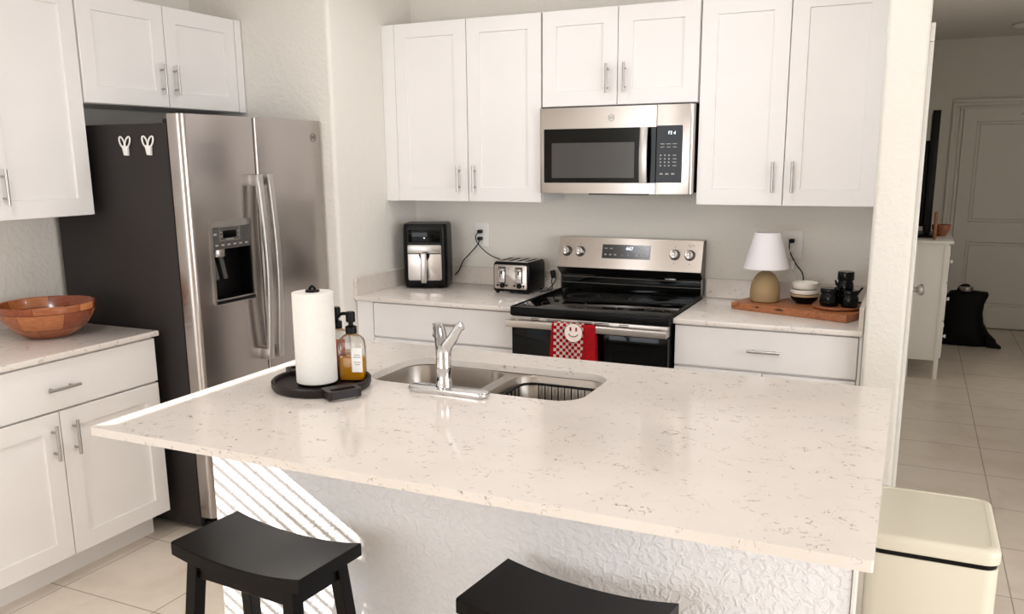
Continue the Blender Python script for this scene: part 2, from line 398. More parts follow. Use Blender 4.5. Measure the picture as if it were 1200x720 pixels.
obj('peephole', rot(LA([(0, 0), (.011, 0), (.011, .006), (.006, .008), (0, .008)], 16), PI/2, 'X'), 'nickel', d2, (3.41, YH-.042, 1.955))
b = bmesh.new()
for k, (o_, t_) in enumerate(((0, .030), (.030, .020), (.062, .028))):
    wd = .03
    zt_ = 2.10-o_-wd
    box(b, 2.85+o_, 2.85+o_+wd, YH-t_, YH-.001, 0, zt_, .002); box(b, 3.96-o_-wd, 3.96-o_, YH-t_, YH-.001, 0, zt_, .002); box(b, 2.85+o_, 3.96-o_, YH-t_, YH-.001, zt_+.0005, 2.10-o_, .002)
struct('trim_2', b, 'hallpaint')
b = move(panel_door(.76, 2.02, .006, [(.11, .65, .98, 1.90), (.11, .65, .20, .82)]), (0, 0, .01)); rot(b, PI/2, 'Z'); move(b, (XWING+.001, -.40, 0))
d1 = struct('door_1', b, 'trim')
kb = obj('door_knob', rot(LA([(0, 0), (.03, 0), (.03, .006), (.012, .010), (.012, .03), (.022, .036), (.029, .048), (.027, .060), (.015, .068), (0, .069)], 24), PI/2, 'Y'), 'nickel', d1, (XWING+.006, .27, .965), label='brushed nickel round knob')
b = bmesh.new()
for y0, y1, z0, z1 in ((-.465, -.395, 0, 2.03), (.355, .425, 0, 2.03), (-.465, .425, 2.0305, 2.10)): box(b, XWING, XWING+.017, y0, y1, z0, z1, .004)
struct('trim_1', b, 'trim')
tag(obj('ceiling_vent', LA([(0, 0), (.15, 0), (.16, -.012), (.12, -.03), (0, -.034)], 40, (3.36, 4.02, CEIL)), 'trim'), 'shallow round fixture on the dark hallway ceiling', 'ceiling fixture')

# ------------------------------------------------------------------ cabinets
def shaker(x0, x1, z0, z1, yf, t=.02, fr=.070, rec=.008, flat=False):
    """front at y=yf (faces -y), back at yf+t"""
    b = bmesh.new()
    if flat: box(b, x0, x1, yf, yf+t, z0, z1, .0015, 1); return b
    def ring(d, y): return [b.verts.new((x, y, z)) for x, z in ((x0+d, z0+d), (x1-d, z0+d), (x1-d, z1-d), (x0+d, z1-d))]
    e = .0015
    rs = [ring(0, yf+t), ring(0, yf+e), ring(e, yf), ring(fr, yf), ring(fr+.002, yf+rec)]
    b.faces.new(rs[0])
    for A, B in zip(rs, rs[1:]):
        for i in range(4): b.faces.new((A[i], A[(i+1) % 4], B[(i+1) % 4], B[i]))
    b.faces.new(rs[-1]); bmesh.ops.recalc_face_normals(b, faces=b.faces[:]); return b
def pull(cx, cz, yf, vert, L=.134):
    b = bmesh.new(); h = L/2; y = yf-.03
    if vert:
        tube(b, [(cx, y, cz-h), (cx, y, cz+h)], .0062, 14, up=(1, 0, 0))
        for s in (-1, 1): tube(b, [(cx, yf+.0005, cz+s*h*.62), (cx, y, cz+s*h*.62)], .0045, 10)
    else:
        tube(b, [(cx-h, y, cz), (cx+h, y, cz)], .0062, 14)
        for s in (-1, 1): tube(b, [(cx+s*h*.62, yf+.0005, cz), (cx+s*h*.62, y, cz)], .0045, 10)
    return b
def cabinet(name, label, cat, loc, rz, w, h, d, doors=(), drawers=(), fillers=(), kick=0, group=None):
    t = thing(name, label, cat, loc, rz, group)
    b = bmesh.new()
    if kick:
        box(b, 0, w, -d, 0, kick, h); box(b, 0.0, w-.018, -d+.075, 0, 0, kick)
    else: box(b, 0, w, -d, 0, 0, h, .001, 1)
    obj('cabinet_body', b, 'cab', t)
    for x0, x1, z0, z1 in fillers: obj('filler_strip', BX(x0, x1, -d-.0195, -d+.001, z0, z1, .001, 1), 'cab', t)
    yf = -d-.02
    for x0, x1, z0, z1, hx, hz in doors:
        dd = obj('door', shaker(x0, x1, z0, z1, yf, .0192), 'cab', t)
        if hx is not None: obj('handle', pull(hx, hz, yf, True), 'nickel', dd)
    for x0, x1, z0, z1, hx, hz in drawers:
        dd = obj('drawer', shaker(x0, x1, z0, z1, yf, .0192, flat=True), 'cab', t)
        if hx is not None: obj('handle', pull(hx, hz, yf, False), 'nickel', dd)
    return t
ZU, ZT, D = 1.3864, 2.2879, .2825
H = ZT-ZU
cabinet('wall_cabinet', 'tall white double-door wall cabinet above the air fryer and toaster', 'cabinet', (0, -.001, ZU), 0, X1-.002, H, D,
        [(.079, .497, .002, H-.002, .4485, .117), (.501, X1-.004, .002, H-.002, .5395, .117)], fillers=[(0.001, .077, 0, H-.002)])
cabinet('wall_cabinet', 'short white double-door wall cabinet directly above the microwave', 'cabinet', (X1+.002, -.001, 1.8445), 0, XR-X1-.004, ZT-1.8445, D,
        [(.004, .3795, .002, ZT-1.8445-.002, .335, .122), (.383, XR-X1-.006, .002, ZT-1.8445-.002, .419, .122)])
cabinet('wall_cabinet', 'tall white double-door wall cabinet above the table lamp, beside the wall end', 'cabinet', (XR+.002, -.001, ZU), 0, XW-XR-.003, H, D,
        [(.003, .382, .002, H-.002, .340, .126), (.386, XW-XR-.005, .002, H-.002, .423, .126)])
BY = .61
cabinet('base_cabinet', 'white base cabinet with wide drawer under the air fryer and toaster', 'cabinet', (.003, -.001, 0), 0, X1-.003, CB-.001, BY,
        [(.102, .502, .115, .700, .455, .60), (.506, X1-.005, .115, .700, .55, .60)], [(.102, X1-.005, .711, .884, .538, .802)], [(.001, .098, .115, .889)], .115)
cabinet('base_cabinet', 'white base cabinet with wide drawer under the lamp and wooden board', 'cabinet', (XR+.004, -.001, 0), 0, XW-XR-.004, CB-.001, BY,
        [(.003, .380, .115, .697, .33, .60), (.384, .752, .115, .697, .43, .60)], [(.003, .752, .708, .882, .385, .796)], [(.756, XW-XR-.005, .115, .889)], .115)
# left run: local x = world y
LY0, LY1 = -2.665, -1.7216
UX = -.533
cabinet('wall_cabinet', 'tall white wall cabinet above the wooden salad bowl at left', 'cabinet', (XL+.001, -2.60, ZU), PI/2, 2.60-1.7165, H, UX-XL-.021,
        [(.003, .4375, .002, H-.002, .39, .126), (.441, .8805, .002, H-.002, .485, .126)])
cabinet('wall_cabinet', 'white double-door cabinet above the refrigerator', 'cabinet', (XL+.001, -1.7145, 1.843), PI/2, .956, ZT-1.843, UX-XL-.021+.004,
        [(.003, .4525, .002, ZT-1.843-.002, .4165, .122), (.4565, .906, .002, ZT-1.843-.002, .4925, .122)], fillers=[(.910, .956, 0, ZT-1.843)])
cabinet('base_cabinet', 'white base cabinet with wide drawer under the wooden salad bowl', 'cabinet', (XL+.001, LY0, 0), PI/2, LY1-LY0-.006, CB-.001, .594,
        [(.003, .461, .115, .690, .424, .58), (.465, LY1-LY0-.008, .115, .690, .513, .58)], [(.003, LY1-LY0-.008, .698, .880, .478, .782)], kick=.115)

# counters
def slab(name, label, x0, x1, y0, y1, r=.004):
    return tag(obj(name, PR(rrect(x0, x1, y0, y1, r, 3), CB, CT, .003, 2), 'quartz'), label, 'countertop')
slab('countertop', 'cream quartz countertop under the air fryer, left of the range', .001, X1-.001, -.6517, -.001)
slab('countertop', 'cream quartz countertop under the lamp, right of the range', XR+.001, XW-.001, -.6517, -.001)
slab('countertop', 'cream quartz countertop under the wooden salad bowl', XL+.001, -.226, LY0-.01, LY1)
def splash(label, x0, x1, y0, y1): return tag(obj('backsplash', BX(x0, x1, y0, y1, CT, CT+.095, .0015, 1), 'quartz_dark'), label, 'backsplash')
splash('low quartz backsplash behind the air fryer and toaster', .021, X1-.002, -.02, -.001)
splash('short quartz side splash against the wall left of the air fryer', .001, .02, -.648, -.001)
splash('low quartz backsplash behind the lamp and jars', XR+.004, XW-.022, -.02, -.001)
splash('short quartz side splash against the wall beside the black jars', XW-.02, XW-.001, -.648, -.001)

# ------------------------------------------------------------------ island
IX0, IX1, IY0, IY1 = .6508, 2.5762, -2.7812, -1.5464
SX0, SX1, SY0, SY1 = 1.02, 1.757, -2.063, -1.722
hole = rrect(SX0, SX1, SY0, SY1, .085, 8)
outer = rrect(IX0, IX1, IY0, IY1, .006, 3)
tag(obj('countertop', flat_with_holes(outer, [hole], CB, CT), 'quartz'), 'large veined cream quartz island countertop with a sink cutout', 'countertop')
isl = thing('kitchen_island', 'white island base below the large quartz countertop, textured panel facing the stools', 'kitchen island', (.69, -2.40, 0))
obj('textured_panel', BX(0, 1.842, 0, .115, 0, CB-.001, .004), 'panel', isl)
b = bmesh.new(); box(b, .015, .30, .116, .80, .1, CB-.001); box(b, 1.10, 1.83, .116, .80, .1, .62); box(b, .30, 1.10, .116, .80, .1, .62); box(b, 1.085, 1.83, .785, .80, .62, CB-.001); box(b, .30, 1.085, .785, .80, .62, CB-.001); box(b, 1.81, 1.83, .116, .785, .62, CB-.001); box(b, .03, 1.82, .116, .73, 0, .1)
obj('cabinet_body', b, 'cab', isl)
obj('corner_trim', BX(1.843, 1.851, -.004, .13, 0, CB-.006, .001, 1), 'trim', isl)
for x0, x1 in ((.02, .46), (.464, .92), (.924, 1.37), (1.374, 1.82)):
    dd = obj('door', rot(shaker(-x1, -x0, .115, .87, -.821, .02), PI, 'Z'), 'cab', isl)
# sink
sk = thing('kitchen_sink', 'stainless undermount double-bowl sink set in the island', 'sink', ((SX0+SX1)/2, (SY0+SY1)/2, CB))
cx, cy = (SX0+SX1)/2, (SY0+SY1)/2
bowls = []
for bx0, bx1 in ((SX0-.004-cx, .002), (.042, SX1+.004-cx)): bowls.append((bx0, bx1, SY0-.004-cy, SY1+.004-cy))
fl = flat_with_holes(rrect(SX0-.03-cx, SX1+.03-cx, SY0-.03-cy, SY1+.03-cy, .09, 8), [rrect(*q, .075, 8) for q in bowls], -.004, -.0015)
obj('sink_flange', fl, 'sinksteel', sk)
for q in bowls:
    b = bmesh.new(); rings = []
    for d, z, r in ((0, -.0015, .075), (.003, -.006, .073), (.010, -.12, .07), (.016, -.150, .07), (.035, -.168, .06), (.07, -.172, .05)):
        rings.append([b.verts.new((x, y, z)) for x, y in rrect(q[0]+d, q[1]-d, q[2]+d, q[3]-d, r, 8)])
    for A, B in zip(rings, rings[1:]):
        for i in range(len(A)): b.faces.new((A[i], A[(i+1) % len(A)], B[(i+1) % len(A)], B[i]))
    b.faces.new(rings[-1])
    bmesh.ops.recalc_face_normals(b, faces=b.faces[:]); bmesh.ops.reverse_faces(b, faces=b.faces[:])
    bo = obj('sink_bowl', b, 'sinksteel', sk)
    obj('drain', LA([(0, .001), (.02, .0015), (.038, .003), (.043, .002), (.043, 0), (0, 0)], 28), 'chrome', bo, ((q[0]+q[1])/2, (q[2]+q[3])/2, -.1715))
# dish rack in the right bowl
q = bowls[1]; rx0, rx1, ry0, ry1 = q[0]+.022, q[1]-.022, q[2]+.022, q[3]-.022
rk = thing('dish_rack', 'black wire dish basket inside the right sink bowl', 'dish rack', (cx, cy, CB-.1715))
b = bmesh.new(); tube(b, [(x, y, .146) for x, y in rrect(rx0, rx1, ry0, ry1, .05, 6)], .0045, 8, closed=True); obj('rim', b, 'black', rk)
b = bmesh.new()
for k in range(9):
    x = rx0+.05+(rx1-rx0-.10)*k/8; tube(b, smooth_pts([(x, ry0, .146), (x, ry0+.004, .03), (x, ry0+.03, .006), (x, ry1-.03, .006), (x, ry1-.004, .03), (x, ry1, .146)], 4), .0022, 6)
for k in range(8):
    y = ry0+.05+(ry1-ry0-.10)*k/7; tube(b, smooth_pts([(rx0, y, .146), (rx0+.004, y, .03), (rx0+.03, y, .01), (rx1-.03, y, .01), (rx1-.004, y, .03), (rx1, y, .146)], 4), .0022, 6)
tube(b, [(x, y, .055) for x, y in rrect(rx0+.003, rx1-.003, ry0+.003, ry1-.003, .05, 6)], .0025, 8, closed=True)
obj('wire_basket', b, 'black', rk)
# faucet
fc = thing('faucet', 'chrome single-lever kitchen faucet on an oval deck plate', 'faucet', (1.343, -2.095, CT))
pl = [(x, y) for x, y in rrect(-.108, .158, -.047, .010, .024, 8)]
obj('deck_plate', PR(pl, 0.0005, .017, .006, 3), 'chrome', fc)
obj('faucet_body', LA([(.026, .014), (.026, .022), (.0235, .026), (.0235, .072), (.0245, .074), (.0245, .078), (.0235, .080), (.024, .105), (.0235, .112), (.022, .128), (.015, .14), (0, .144)], 32), 'chrome', fc)
b = bmesh.new()
sp = smooth_pts([(-.000, .002, .098), (-.010, .014, .112), (-.038, .056, .139), (-.066, .098, .160), (-.084, .122, .164), (-.092, .134, .150)], 6)
n = len(sp); sweep(b, sp, circ(1, 18), scales=[.0215-.003*i/(n-1) for i in range(n)])
so = obj('spout', b, 'chrome', fc)
obj('spray_head', TU([(-.092, .133, .151), (-.095, .137, .138)], .0175, 18), 'blackmatte', so)
b = bmesh.new()
lv = smooth_pts([(.002, -.001, .115), (.014, -.003, .140), (.034, -.006, .164), (.048, -.008, .186), (.062, -.010, .204), (.074, -.010, .210)], 6)
n = len(lv); sweep(b, lv, circ(1, 16, .62), scales=[.021-.011*i/(n-1)+(.003 if i > n-6 else 0) for i in range(n)], up=(0, 1, 0))
obj('lever_handle', b, 'chrome', fc)

# tray with towels and bottles
TX, TY = .965, -2.195
tr = thing('serving_tray', 'round espresso wood tray with two handles holding the paper towels', 'tray', (TX, TY, CT), math.radians(-32))
RT = .152
obj('tray_plate', LA([(0, .001), (RT-.012, .001), (RT-.004, .004), (RT, .012), (RT, .026), (RT-.004, .030), (RT-.010, .028), (RT-.014, .016), (0, .014)], 64), 'tray', tr)
for s in (0, PI):
    b = flat_with_holes(rrect(RT-.030, RT+.042, -.052, .052, .012, 4), [rrect(RT+.006, RT+.030, -.038, .038, .008, 4)], .006, .030)
    rot(b, s, 'Z'); obj('handle', b, 'tray', tr)
ZTY = CT+.014
PX, PY = .963, -2.214
ph = thing('paper_towel_holder', 'black paper towel holder standing on the round tray', 'paper towel holder', (PX, PY, ZTY))
obj('base', LA([(0, .0005), (.06, .0005), (.06, .006), (.056, .008), (0, .008)], 40), 'black', ph)
obj('rod', LA([(0, .006), (.006, .006), (.006, .289), (0, .289)], 16), 'black', ph)
kn = smooth_pts([(-.009, 0, .288), (-.0085, 0, .297), (0, 0, .303), (.0085, 0, .297), (.009, 0, .288)], 5)
b = TU(kn, .004, 10, up=(0, 1, 0)); lathe(b, [(0, .286), (.021, .286), (.021, .292), (0, .293)], 24); obj('finial', b, 'black', ph)
pr = [(.021, .0), (.060, .0), (.0622, .002), (.0622, .275), (.0605, .277), (.021, .277), (.021, 0)]
tag(obj('paper_towel_roll', LA(pr, 64), 'paper', None, (PX, PY, ZTY+.0085)), 'white paper towel roll on the black holder by the sink', 'paper towels')
def soap(x, y, rz, label, printed):
    t = thing('soap_bottle', label, 'soap bottle', (x, y, ZTY), rz, 'pump soap bottles')
    W, Dp = .041, .024
    b = bmesh.new(); rings = []
    prof = [(.92, .0005), (1, .006), (1, .105), (.97, .120), (.86, .134), (.62, .144), (.33, .149), (.30, .152), (.30, .163)]
    for k, z in prof:
        ky = max(k, .5) if z > .1 else k
        rings.append([b.verts.new((px, py, z)) for px, py in rrect(-W*k, W*k, -Dp*ky if z < .145 else -W*k, Dp*ky if z < .145 else W*k, min(.012, W*k*.95, Dp*ky*.95), 5)])
    for A, B in zip(rings, rings[1:]):
        for i in range(len(A)): b.faces.new((A[i], A[(i+1) % len(A)], B[(i+1) % len(A)], B[i]))
    b.faces.new(rings[0][::-1]); b.faces.new(rings[-1]); bmesh.ops.recalc_face_normals(b, faces=b.faces[:])
    bt = obj('bottle', b, 'glass', t)
    obj('liquid', PR(rrect(-W+.003, W-.003, -Dp+.003, Dp-.003, .009, 4), .005, .076, .002, 2), 'amber', t)
    if printed:
        obj('label', PR(rrect(-W*.78, W*.78, -Dp-.0012, -Dp+.001, .0008, 2), .03, .118), 'pinklabel', t, label='coral printed label')
    else:
        lb = obj('label', PR(rrect(.004, W-.004, -Dp-.0012, -Dp+.001, .0005, 2), .032, .108), 'label', t, label='white paper label with grey lettering')
        tb = bmesh.new()
        for z_, w_ in ((.085, .010), (.078, .013), (.062, .012), (.055, .009)): box(tb, W*.55-w_, W*.55+w_*.8, -Dp-.0017, -Dp-.001, z_, z_+.0028)
        obj('lettering', tb, 'mark', lb)
    b = LA([(.0, .150), (.0175, .150), (.0175, .171), (.013, .174), (.0075, .175), (.0075, .196), (.0, .196)], 24)
    pm = obj('pump', b, 'black', t)
    b = LA([(0, .186), (.0135, .186), (.0145, .190), (.0145, .214), (.012, .218), (0, .218)], 24)
    tube(b, smooth_pts([(0, 0, .208), (-.020, .004, .211), (-.038, .008, .206), (-.041, .009, .198)], 5), .0055, 10)
    obj('nozzle', b, 'black', pm)
    return t
soap(1.043, -2.138, math.radians(20), 'clear pump bottle of amber soap nearest the faucet, white label', False)
soap(.950, -2.085, math.radians(20), 'amber soap pump bottle with coral print, half hidden behind the paper towels', True)
cp = thing('sponge_cup', 'small white tapered cup half hidden behind the paper towels', 'cup', (.880, -2.145, ZTY))
obj('cup_wall', LA([(0, .0005), (.030, .0005), (.032, .004), (.043, .095), (.040, .095), (.029, .008), (0, .007)], 36), 'ceramicwhite', cp)
obj('rim_band', LA([(.0425, .086), (.0445, .096), (.043, .100), (.0385, .100), (.0395, .088)], 36), 'black', cp, label='black rim')

# ------------------------------------------------------------------ refrigerator
FX, FY0, FY1 = -.834, -1.6656, -.763
FW = FY1-FY0; YB = -(-.1448-FX); YD0 = -(-.137-FX); YF = -(-.066-FX)
fr = thing('refrigerator', 'stainless side-by-side refrigerator with dark grey side and ice dispenser', 'refrigerator', (FX, FY0, 0), PI/2)
b = BX(0, FW, YB, 0, .025, 1.755, .006); obj('cabinet_body', b, 'grayside', fr)
obj('toe_grille', BX(.02, FW-.02, YB-.035, YB+.01, .012, .052, .004), 'black', fr)
for x in (.03, FW-.09): obj('hinge_cover', BX(x, x+.06, YB-.05, YB+.05, 1.756, 1.775, .005), 'grayside', fr)
def plan(x0, x1, r0, r1, n=6):
    out = [(x1, YD0)]; out += [(x0, YD0)]
    for k in range(n+1): a = PI+PI/2*k/n; out.append((x0+r0+r0*math.cos(a), YF+r0+r0*math.sin(a)))
    for k in range(n+1): a = 1.5*PI+PI/2*k/n; out.append((x1-r1+r1*math.cos(a), YF+r1+r1*math.sin(a)))
    return out
SPL = -1.2426-FY0; ZD0, ZD1 = .075, 1.79
DX0, DX1, DZ0, DZ1 = .112, .352, 1.008, 1.347
fd = bmesh.new()
prism(fd, plan(0, SPL-.003, .03, .012), ZD0, DZ0); prism(fd, plan(0, SPL-.003, .03, .012), DZ1, ZD1)
mid = plan(0, SPL-.003, .03, .012)
Lp = [(DX0, YD0)]+[p for p in mid if p[0] < .05]+[(DX0, YF)]
Rp = [(DX1, YF)]+[p for p in mid if p[0] > SPL-.05 and p[1] < YD0-.001]+[(SPL-.003, YD0), (DX1, YD0)]
prism(fd, Lp, DZ0, DZ1); prism(fd, Rp, DZ0, DZ1)
lg = obj('freezer_door', fd, 'fridgesteel', fr)
rg = obj('fridge_door', PR(plan(SPL+.003, FW, .012, .02), ZD0, ZD1), 'fridgesteel', fr)
obj('door_gasket', BX(.008, FW-.008, YD0-.0005, YB+.0005, .08, 1.75), 'blackmatte', fr)
ds = obj('dispenser', BX(DX0, DX1, YD0-.002, YD0, DZ0, DZ1), 'black', lg)
b = flat_with_holes([(x, z) for x, z in rrect(DX0-.008, DX1+.008, DZ0-.008, DZ1+.008, .012, 4)], [rrect(DX0+.006, DX1-.006, DZ0+.016, DZ1-.018, .006, 3)], 0, .008)
rot(b, PI/2, 'X'); obj('dispenser_frame', move(b, (0, YF+.001, 0)), 'nickel', ds)
b = bmesh.new()
zc = 1.236
for q in ((DX0+.004, DX0+.008, YF, YD0, DZ0+.01, zc), (DX1-.008, DX1-.004, YF, YD0, DZ0+.01, zc), (DX0+.004, DX1-.004, YD0-.006, YD0-.002, DZ0+.01, zc), (DX0+.004, DX1-.004, YF, YD0, DZ0+.008, DZ0+.012)): box(b, *q)
obj('dispenser_cavity', b, 'black', ds)
cpn = obj('control_panel', BX(DX0+.004, DX1-.004, YF-.001, YF+.02, zc, DZ1-.016, .002), 'greypanel', ds)
obj('display', BX(.185, .265, YF-.002, YF, 1.282, 1.313), 'blackglass', cpn)
b = bmesh.new()
for q in ((.165, .285, 1.3265, 1.3275), (.165, .285, 1.271, 1.272), (.165, .166, 1.271, 1.3275), (.284, .285, 1.271, 1.3275)): box(b, q[0], q[1], YF-.0018, YF-.0008, q[2], q[3])
for k in range(6): box(b, .135+.036*k, .152+.036*k, YF-.0018, YF-.0008, 1.250, 1.256)
for z in (1.287, 1.305):
    for x in (.172, .274): box(b, x, x+.006, YF-.0018, YF-.0008, z, z+.004)
box(b, .13, .146, YF-.0018, YF-.0008, 1.296, 1.304); box(b, .203, .247, YF-.0018, YF-.0008, 1.2745, 1.2775)
obj('panel_icons', b, 'mark', cpn)
obj('spout', PR(circ(.034, 24, .026), zc-.035, zc, .004, 2), 'nickel', ds, (.185, YF+.036, 0))
for x in (.165, .215):
    b = BX(-.012, .012, -.003, .003, -.10, 0, .002); rot(b, -.22, 'X'); obj('paddle', b, 'greypanel', ds, (x, YF+.052, zc-.035))
obj('drip_tray', BX(DX0+.003, DX1-.003, YF-.014, YF+.05, DZ0-.004, DZ0+.010, .004), 'black', ds)
def fhandle(xc, sgn):
    b = bmesh.new(); pts = []
    for k in range(25):
        t = k/24; z = .725+.815*t; pts.append((xc, YF-.040-.022*math.sin(PI*t), z))
    sweep(b, pts, rrect(-.016, .016, -.011, .011, .005, 3), up=(0, 1, 0))
    for z0, z1 in ((.715, .765), (1.495, 1.545)): box(b, xc-.018 if sgn > 0 else xc-.018, xc+.018, YF-.052, YF+.002, z0, z1, .004)
    return b
obj('handle', fhandle(SPL-.038, -1), 'handle', lg); obj('handle', fhandle(SPL+.030, 1), 'handle', rg)
def monogram(r):
    b = TU([(r*math.cos(a), 0, r*math.sin(a)) for a in [2*PI*k/32 for k in range(32)]], r*.07, 6, closed=True)
    for s in (-1, 1):
        tube(b, smooth_pts([(s*r*.75, 0, r*.1), (s*r*.55, 0, r*.45), (s*r*.2, 0, r*.3), (s*r*.15, 0, -r*.1), (s*r*.4, 0, -r*.35), (s*r*.5, 0, -r*.05), (s*r*.2, 0, 0)], 4), r*.06, 6)
    return b
obj('emblem', move(monogram(.019), (-.831-FY0, YF-.0005, 1.711)), 'rim', rg)
# clips on the fridge side
def clip(x, label):
    t = thing('chip_clip', label, 'clip', (x, FY0-.0005, 1.63), math.radians(0), 'white clips on the refrigerator side')
    b = PR([(-.006, 0), (.014, -.002), (.017, .036), (-.015, .040)], 0, .014, .003, 2); rot(b, PI/2, 'X'); obj('clip_body', b, 'white', t)
    for s in (-1, 1):
        pts = []
        for k in range(20):
            a = 2*PI*k/20; px, pz = .0115*math.cos(a), .024*math.sin(a); an = -s*.46-.06
            pts.append((.001+s*.0155+px*math.cos(an)-pz*math.sin(an)*-1*-1, -.008, .052+px*math.sin(an)+pz*math.cos(an)))
        obj('finger_loop', TU(pts, .0035, 8, closed=True, up=(0, 1, 0)), 'white', t)
    return t
clip(-.372, 'white magnetic clip on the dark refrigerator side, left of the pair')
clip(-.243, 'white magnetic clip on the dark refrigerator side, nearer the stainless door')

# ------------------------------------------------------------------ microwave
mw = thing('microwave', 'stainless over-the-range microwave with black glass door', 'microwave', (.909, 0, 1.436))
MWW, MWH, MF = .759, .406, -.34
obj('cabinet_body', BX(.003, MWW-.003, MF+.032, -.002, .004, MWH, .003), 'blackmatte', mw)
def mplan(x0, x1, r0, r1, t=.034, n=6):
    out = [(x1, MF+t), (x0, MF+t)]
    for k in range(n+1): a = PI+PI/2*k/n; out.append((x0+r0+r0*math.cos(a), MF+r0+r0*math.sin(a)))
    for k in range(n+1): a = 1.5*PI+PI/2*k/n; out.append((x1-r1+r1*math.cos(a), MF+r1+r1*math.sin(a)))
    return out
md = obj('door', PR(mplan(0, .5855, .016, .001), 0, MWH-.004, .0015, 1), 'steel', mw)
mp = obj('control_panel', PR(mplan(.5875, MWW, .001, .02), 0, MWH-.004, .0015, 1), 'steel', mw)
obj('door_glass', BX(.028, .5855, MF-.0025, MF+.003, .050, .304, .0012, 1), 'blackglass', md)
obj('viewing_window', BX(.069, .484, MF-.0035, MF, .073, .238, .0008, 1), 'window_glass', md)
b = bmesh.new(); sweep(b, [(.5355, MF-.028-.010*math.sin(PI*k/12), .050+.252*k/12) for k in range(13)], rrect(-.0185, .0185, -.006, .006, .003, 3), up=(0, 1, 0))
for z0, z1 in ((.052, .074), (.278, .300)): box(b, .527, .544, MF-.03, MF-.002, z0, z1, .002)
obj('handle', b, 'nickel', md)
obj('emblem', move(monogram(.014), (.368, MF-.0008, .350)), 'rim', md)
kp = obj('keypad', BX(.588, .708, MF-.0025, MF+.003, .052, .309, .0012, 1), 'blackglass', mp)
obj('clock', move(text_bm('F2 d', .020), (.659, MF-.003, .276)), 'led', kp)
b = bmesh.new(); random.seed(4)
def mk(x, z, wd, hh=.0035): obj('key_mark', BX(x-wd/2, x+wd/2, MF-.0032, MF-.0024, z-hh/2, z+hh/2), 'mark', kp)
for z in (.227, .213):
    for x in (.616, .645, .674): mk(x, z, .020 if z > .22 else .018)
for z in (.176, .160, .145, .129):
    for x in (.609, .629, .648): mk(x, z, .008, .006)
    mk(.674, z, .017, .004)
for x in (.614, .640, .668): mk(x, .092, .015, .007)
obj('vent_grille', PR([(.255, MF+.01), (.555, MF+.01), (.535, MF+.09), (.275, MF+.09)], -.006, .003), 'black', mw)

# ------------------------------------------------------------------ range
RX = .914; RW = .757
rg_ = thing('electric_range', 'stainless electric range with black glass cooktop and rear control panel', 'range', (RX, 0, 0))
obj('oven_body', BX(.004, RW-.004, -.655, -.012, .02, .885, .003), 'black', rg_)
ct = obj('cooktop', BX(0.006, RW-.006, -.690, -.055, .912, .924, .002), 'blackglass', rg_)
b = bmesh.new()
box(b, 0, RW, -.699, -.689, .886, .926, .003); box(b, 0, .008, -.690, -.055, .886, .928, .002); box(b, RW-.008, RW, -.690, -.055, .886, .928, .002); box(b, .004, RW-.004, -.69, -.05, .884, .912)
obj('cooktop_frame', b, 'black', rg_)
b = bmesh.new()
for q in ((.20, -.52, .105), (.55, -.52, .085), (.20, -.25, .08), (.55, -.25, .105)):
    lathe(b, [(q[2], .9242), (q[2]+.0015, .9244), (q[2]+.003, .9242)], 48, (q[0], q[1], 0))
obj('burner_ring', b, 'greypanel', ct)
def yz(poly, x0, x1, bev=0):   # extrude a (y,z) outline along x
    mt = Matrix(((0, 0, 1, 0), (1, 0, 0, 0), (0, 1, 0, 0), (0, 0, 0, 1))); return PR(poly, x0, x1, bev, 2, mt)
bg_ = obj('backguard', yz([(-.012, .925), (-.058, .925), (-.058, 1.006), (-.104, 1.046), (-.062, 1.196), (-.012, 1.196)], .006, RW-.006, .002), 'blackglass', rg_)
b = yz([(-.1055, 1.0455), (-.109, 1.047), (-.067, 1.199), (-.010, 1.199), (-.010, 1.1955), (-.062, 1.1955)], 0, RW, .001)
fa = obj('control_fascia', b, 'steel', bg_)
obj('fascia_underside', yz([(-.058, 1.006), (-.0625, 1.006), (-.109, 1.0455), (-.104, 1.0475)], 0, RW), 'rim', bg_)
b = bmesh.new()
for x in (0, RW-.007): join(b, yz([(-.010, .926), (-.062, .926), (-.062, 1.008), (-.108, 1.047), (-.066, 1.198), (-.010, 1.198)], x, x+.007, .001))
obj('side_trim', b, 'rim', bg_)
b = bmesh.new()
for z in (.960, .992): box(b, .012, RW-.012, -.0605, -.057, z, z+.002)
obj('vent_line', b, 'rim', bg_)
th = math.atan2(.042, .152)     # lean of the fascia
def onf(bm, u, v):              # place a -y facing shape on the fascia; v measured up the slope from its foot
    rot(bm, -th, 'X'); return move(bm, (u, -.1095+v*math.sin(th), 1.047+v*math.cos(th)))
dp = obj('display', onf(BX(-.127, .127, -.0015, .001, -.036, .036), .368, .089), 'display', fa)
obj('clock', onf(move(text_bm('447', .026), (0, -.0022, .016)), .385, .089), 'led', dp)
def rmk(x, w_, z0, z1): obj('key_mark', onf(BX(x-w_, x+w_, -.0021, -.0014, z0, z1), .368, .089), 'mark', dp)
for k in range(3):
    for s in (-1, 1): rmk(s*(.108-.026*k), .006, -.020, -.012)
for x in (-.107, -.08, .08, .107): rmk(x, .008, .013, .018)
for x in (-.02, .012): rmk(x, .003, -.018, -.015)
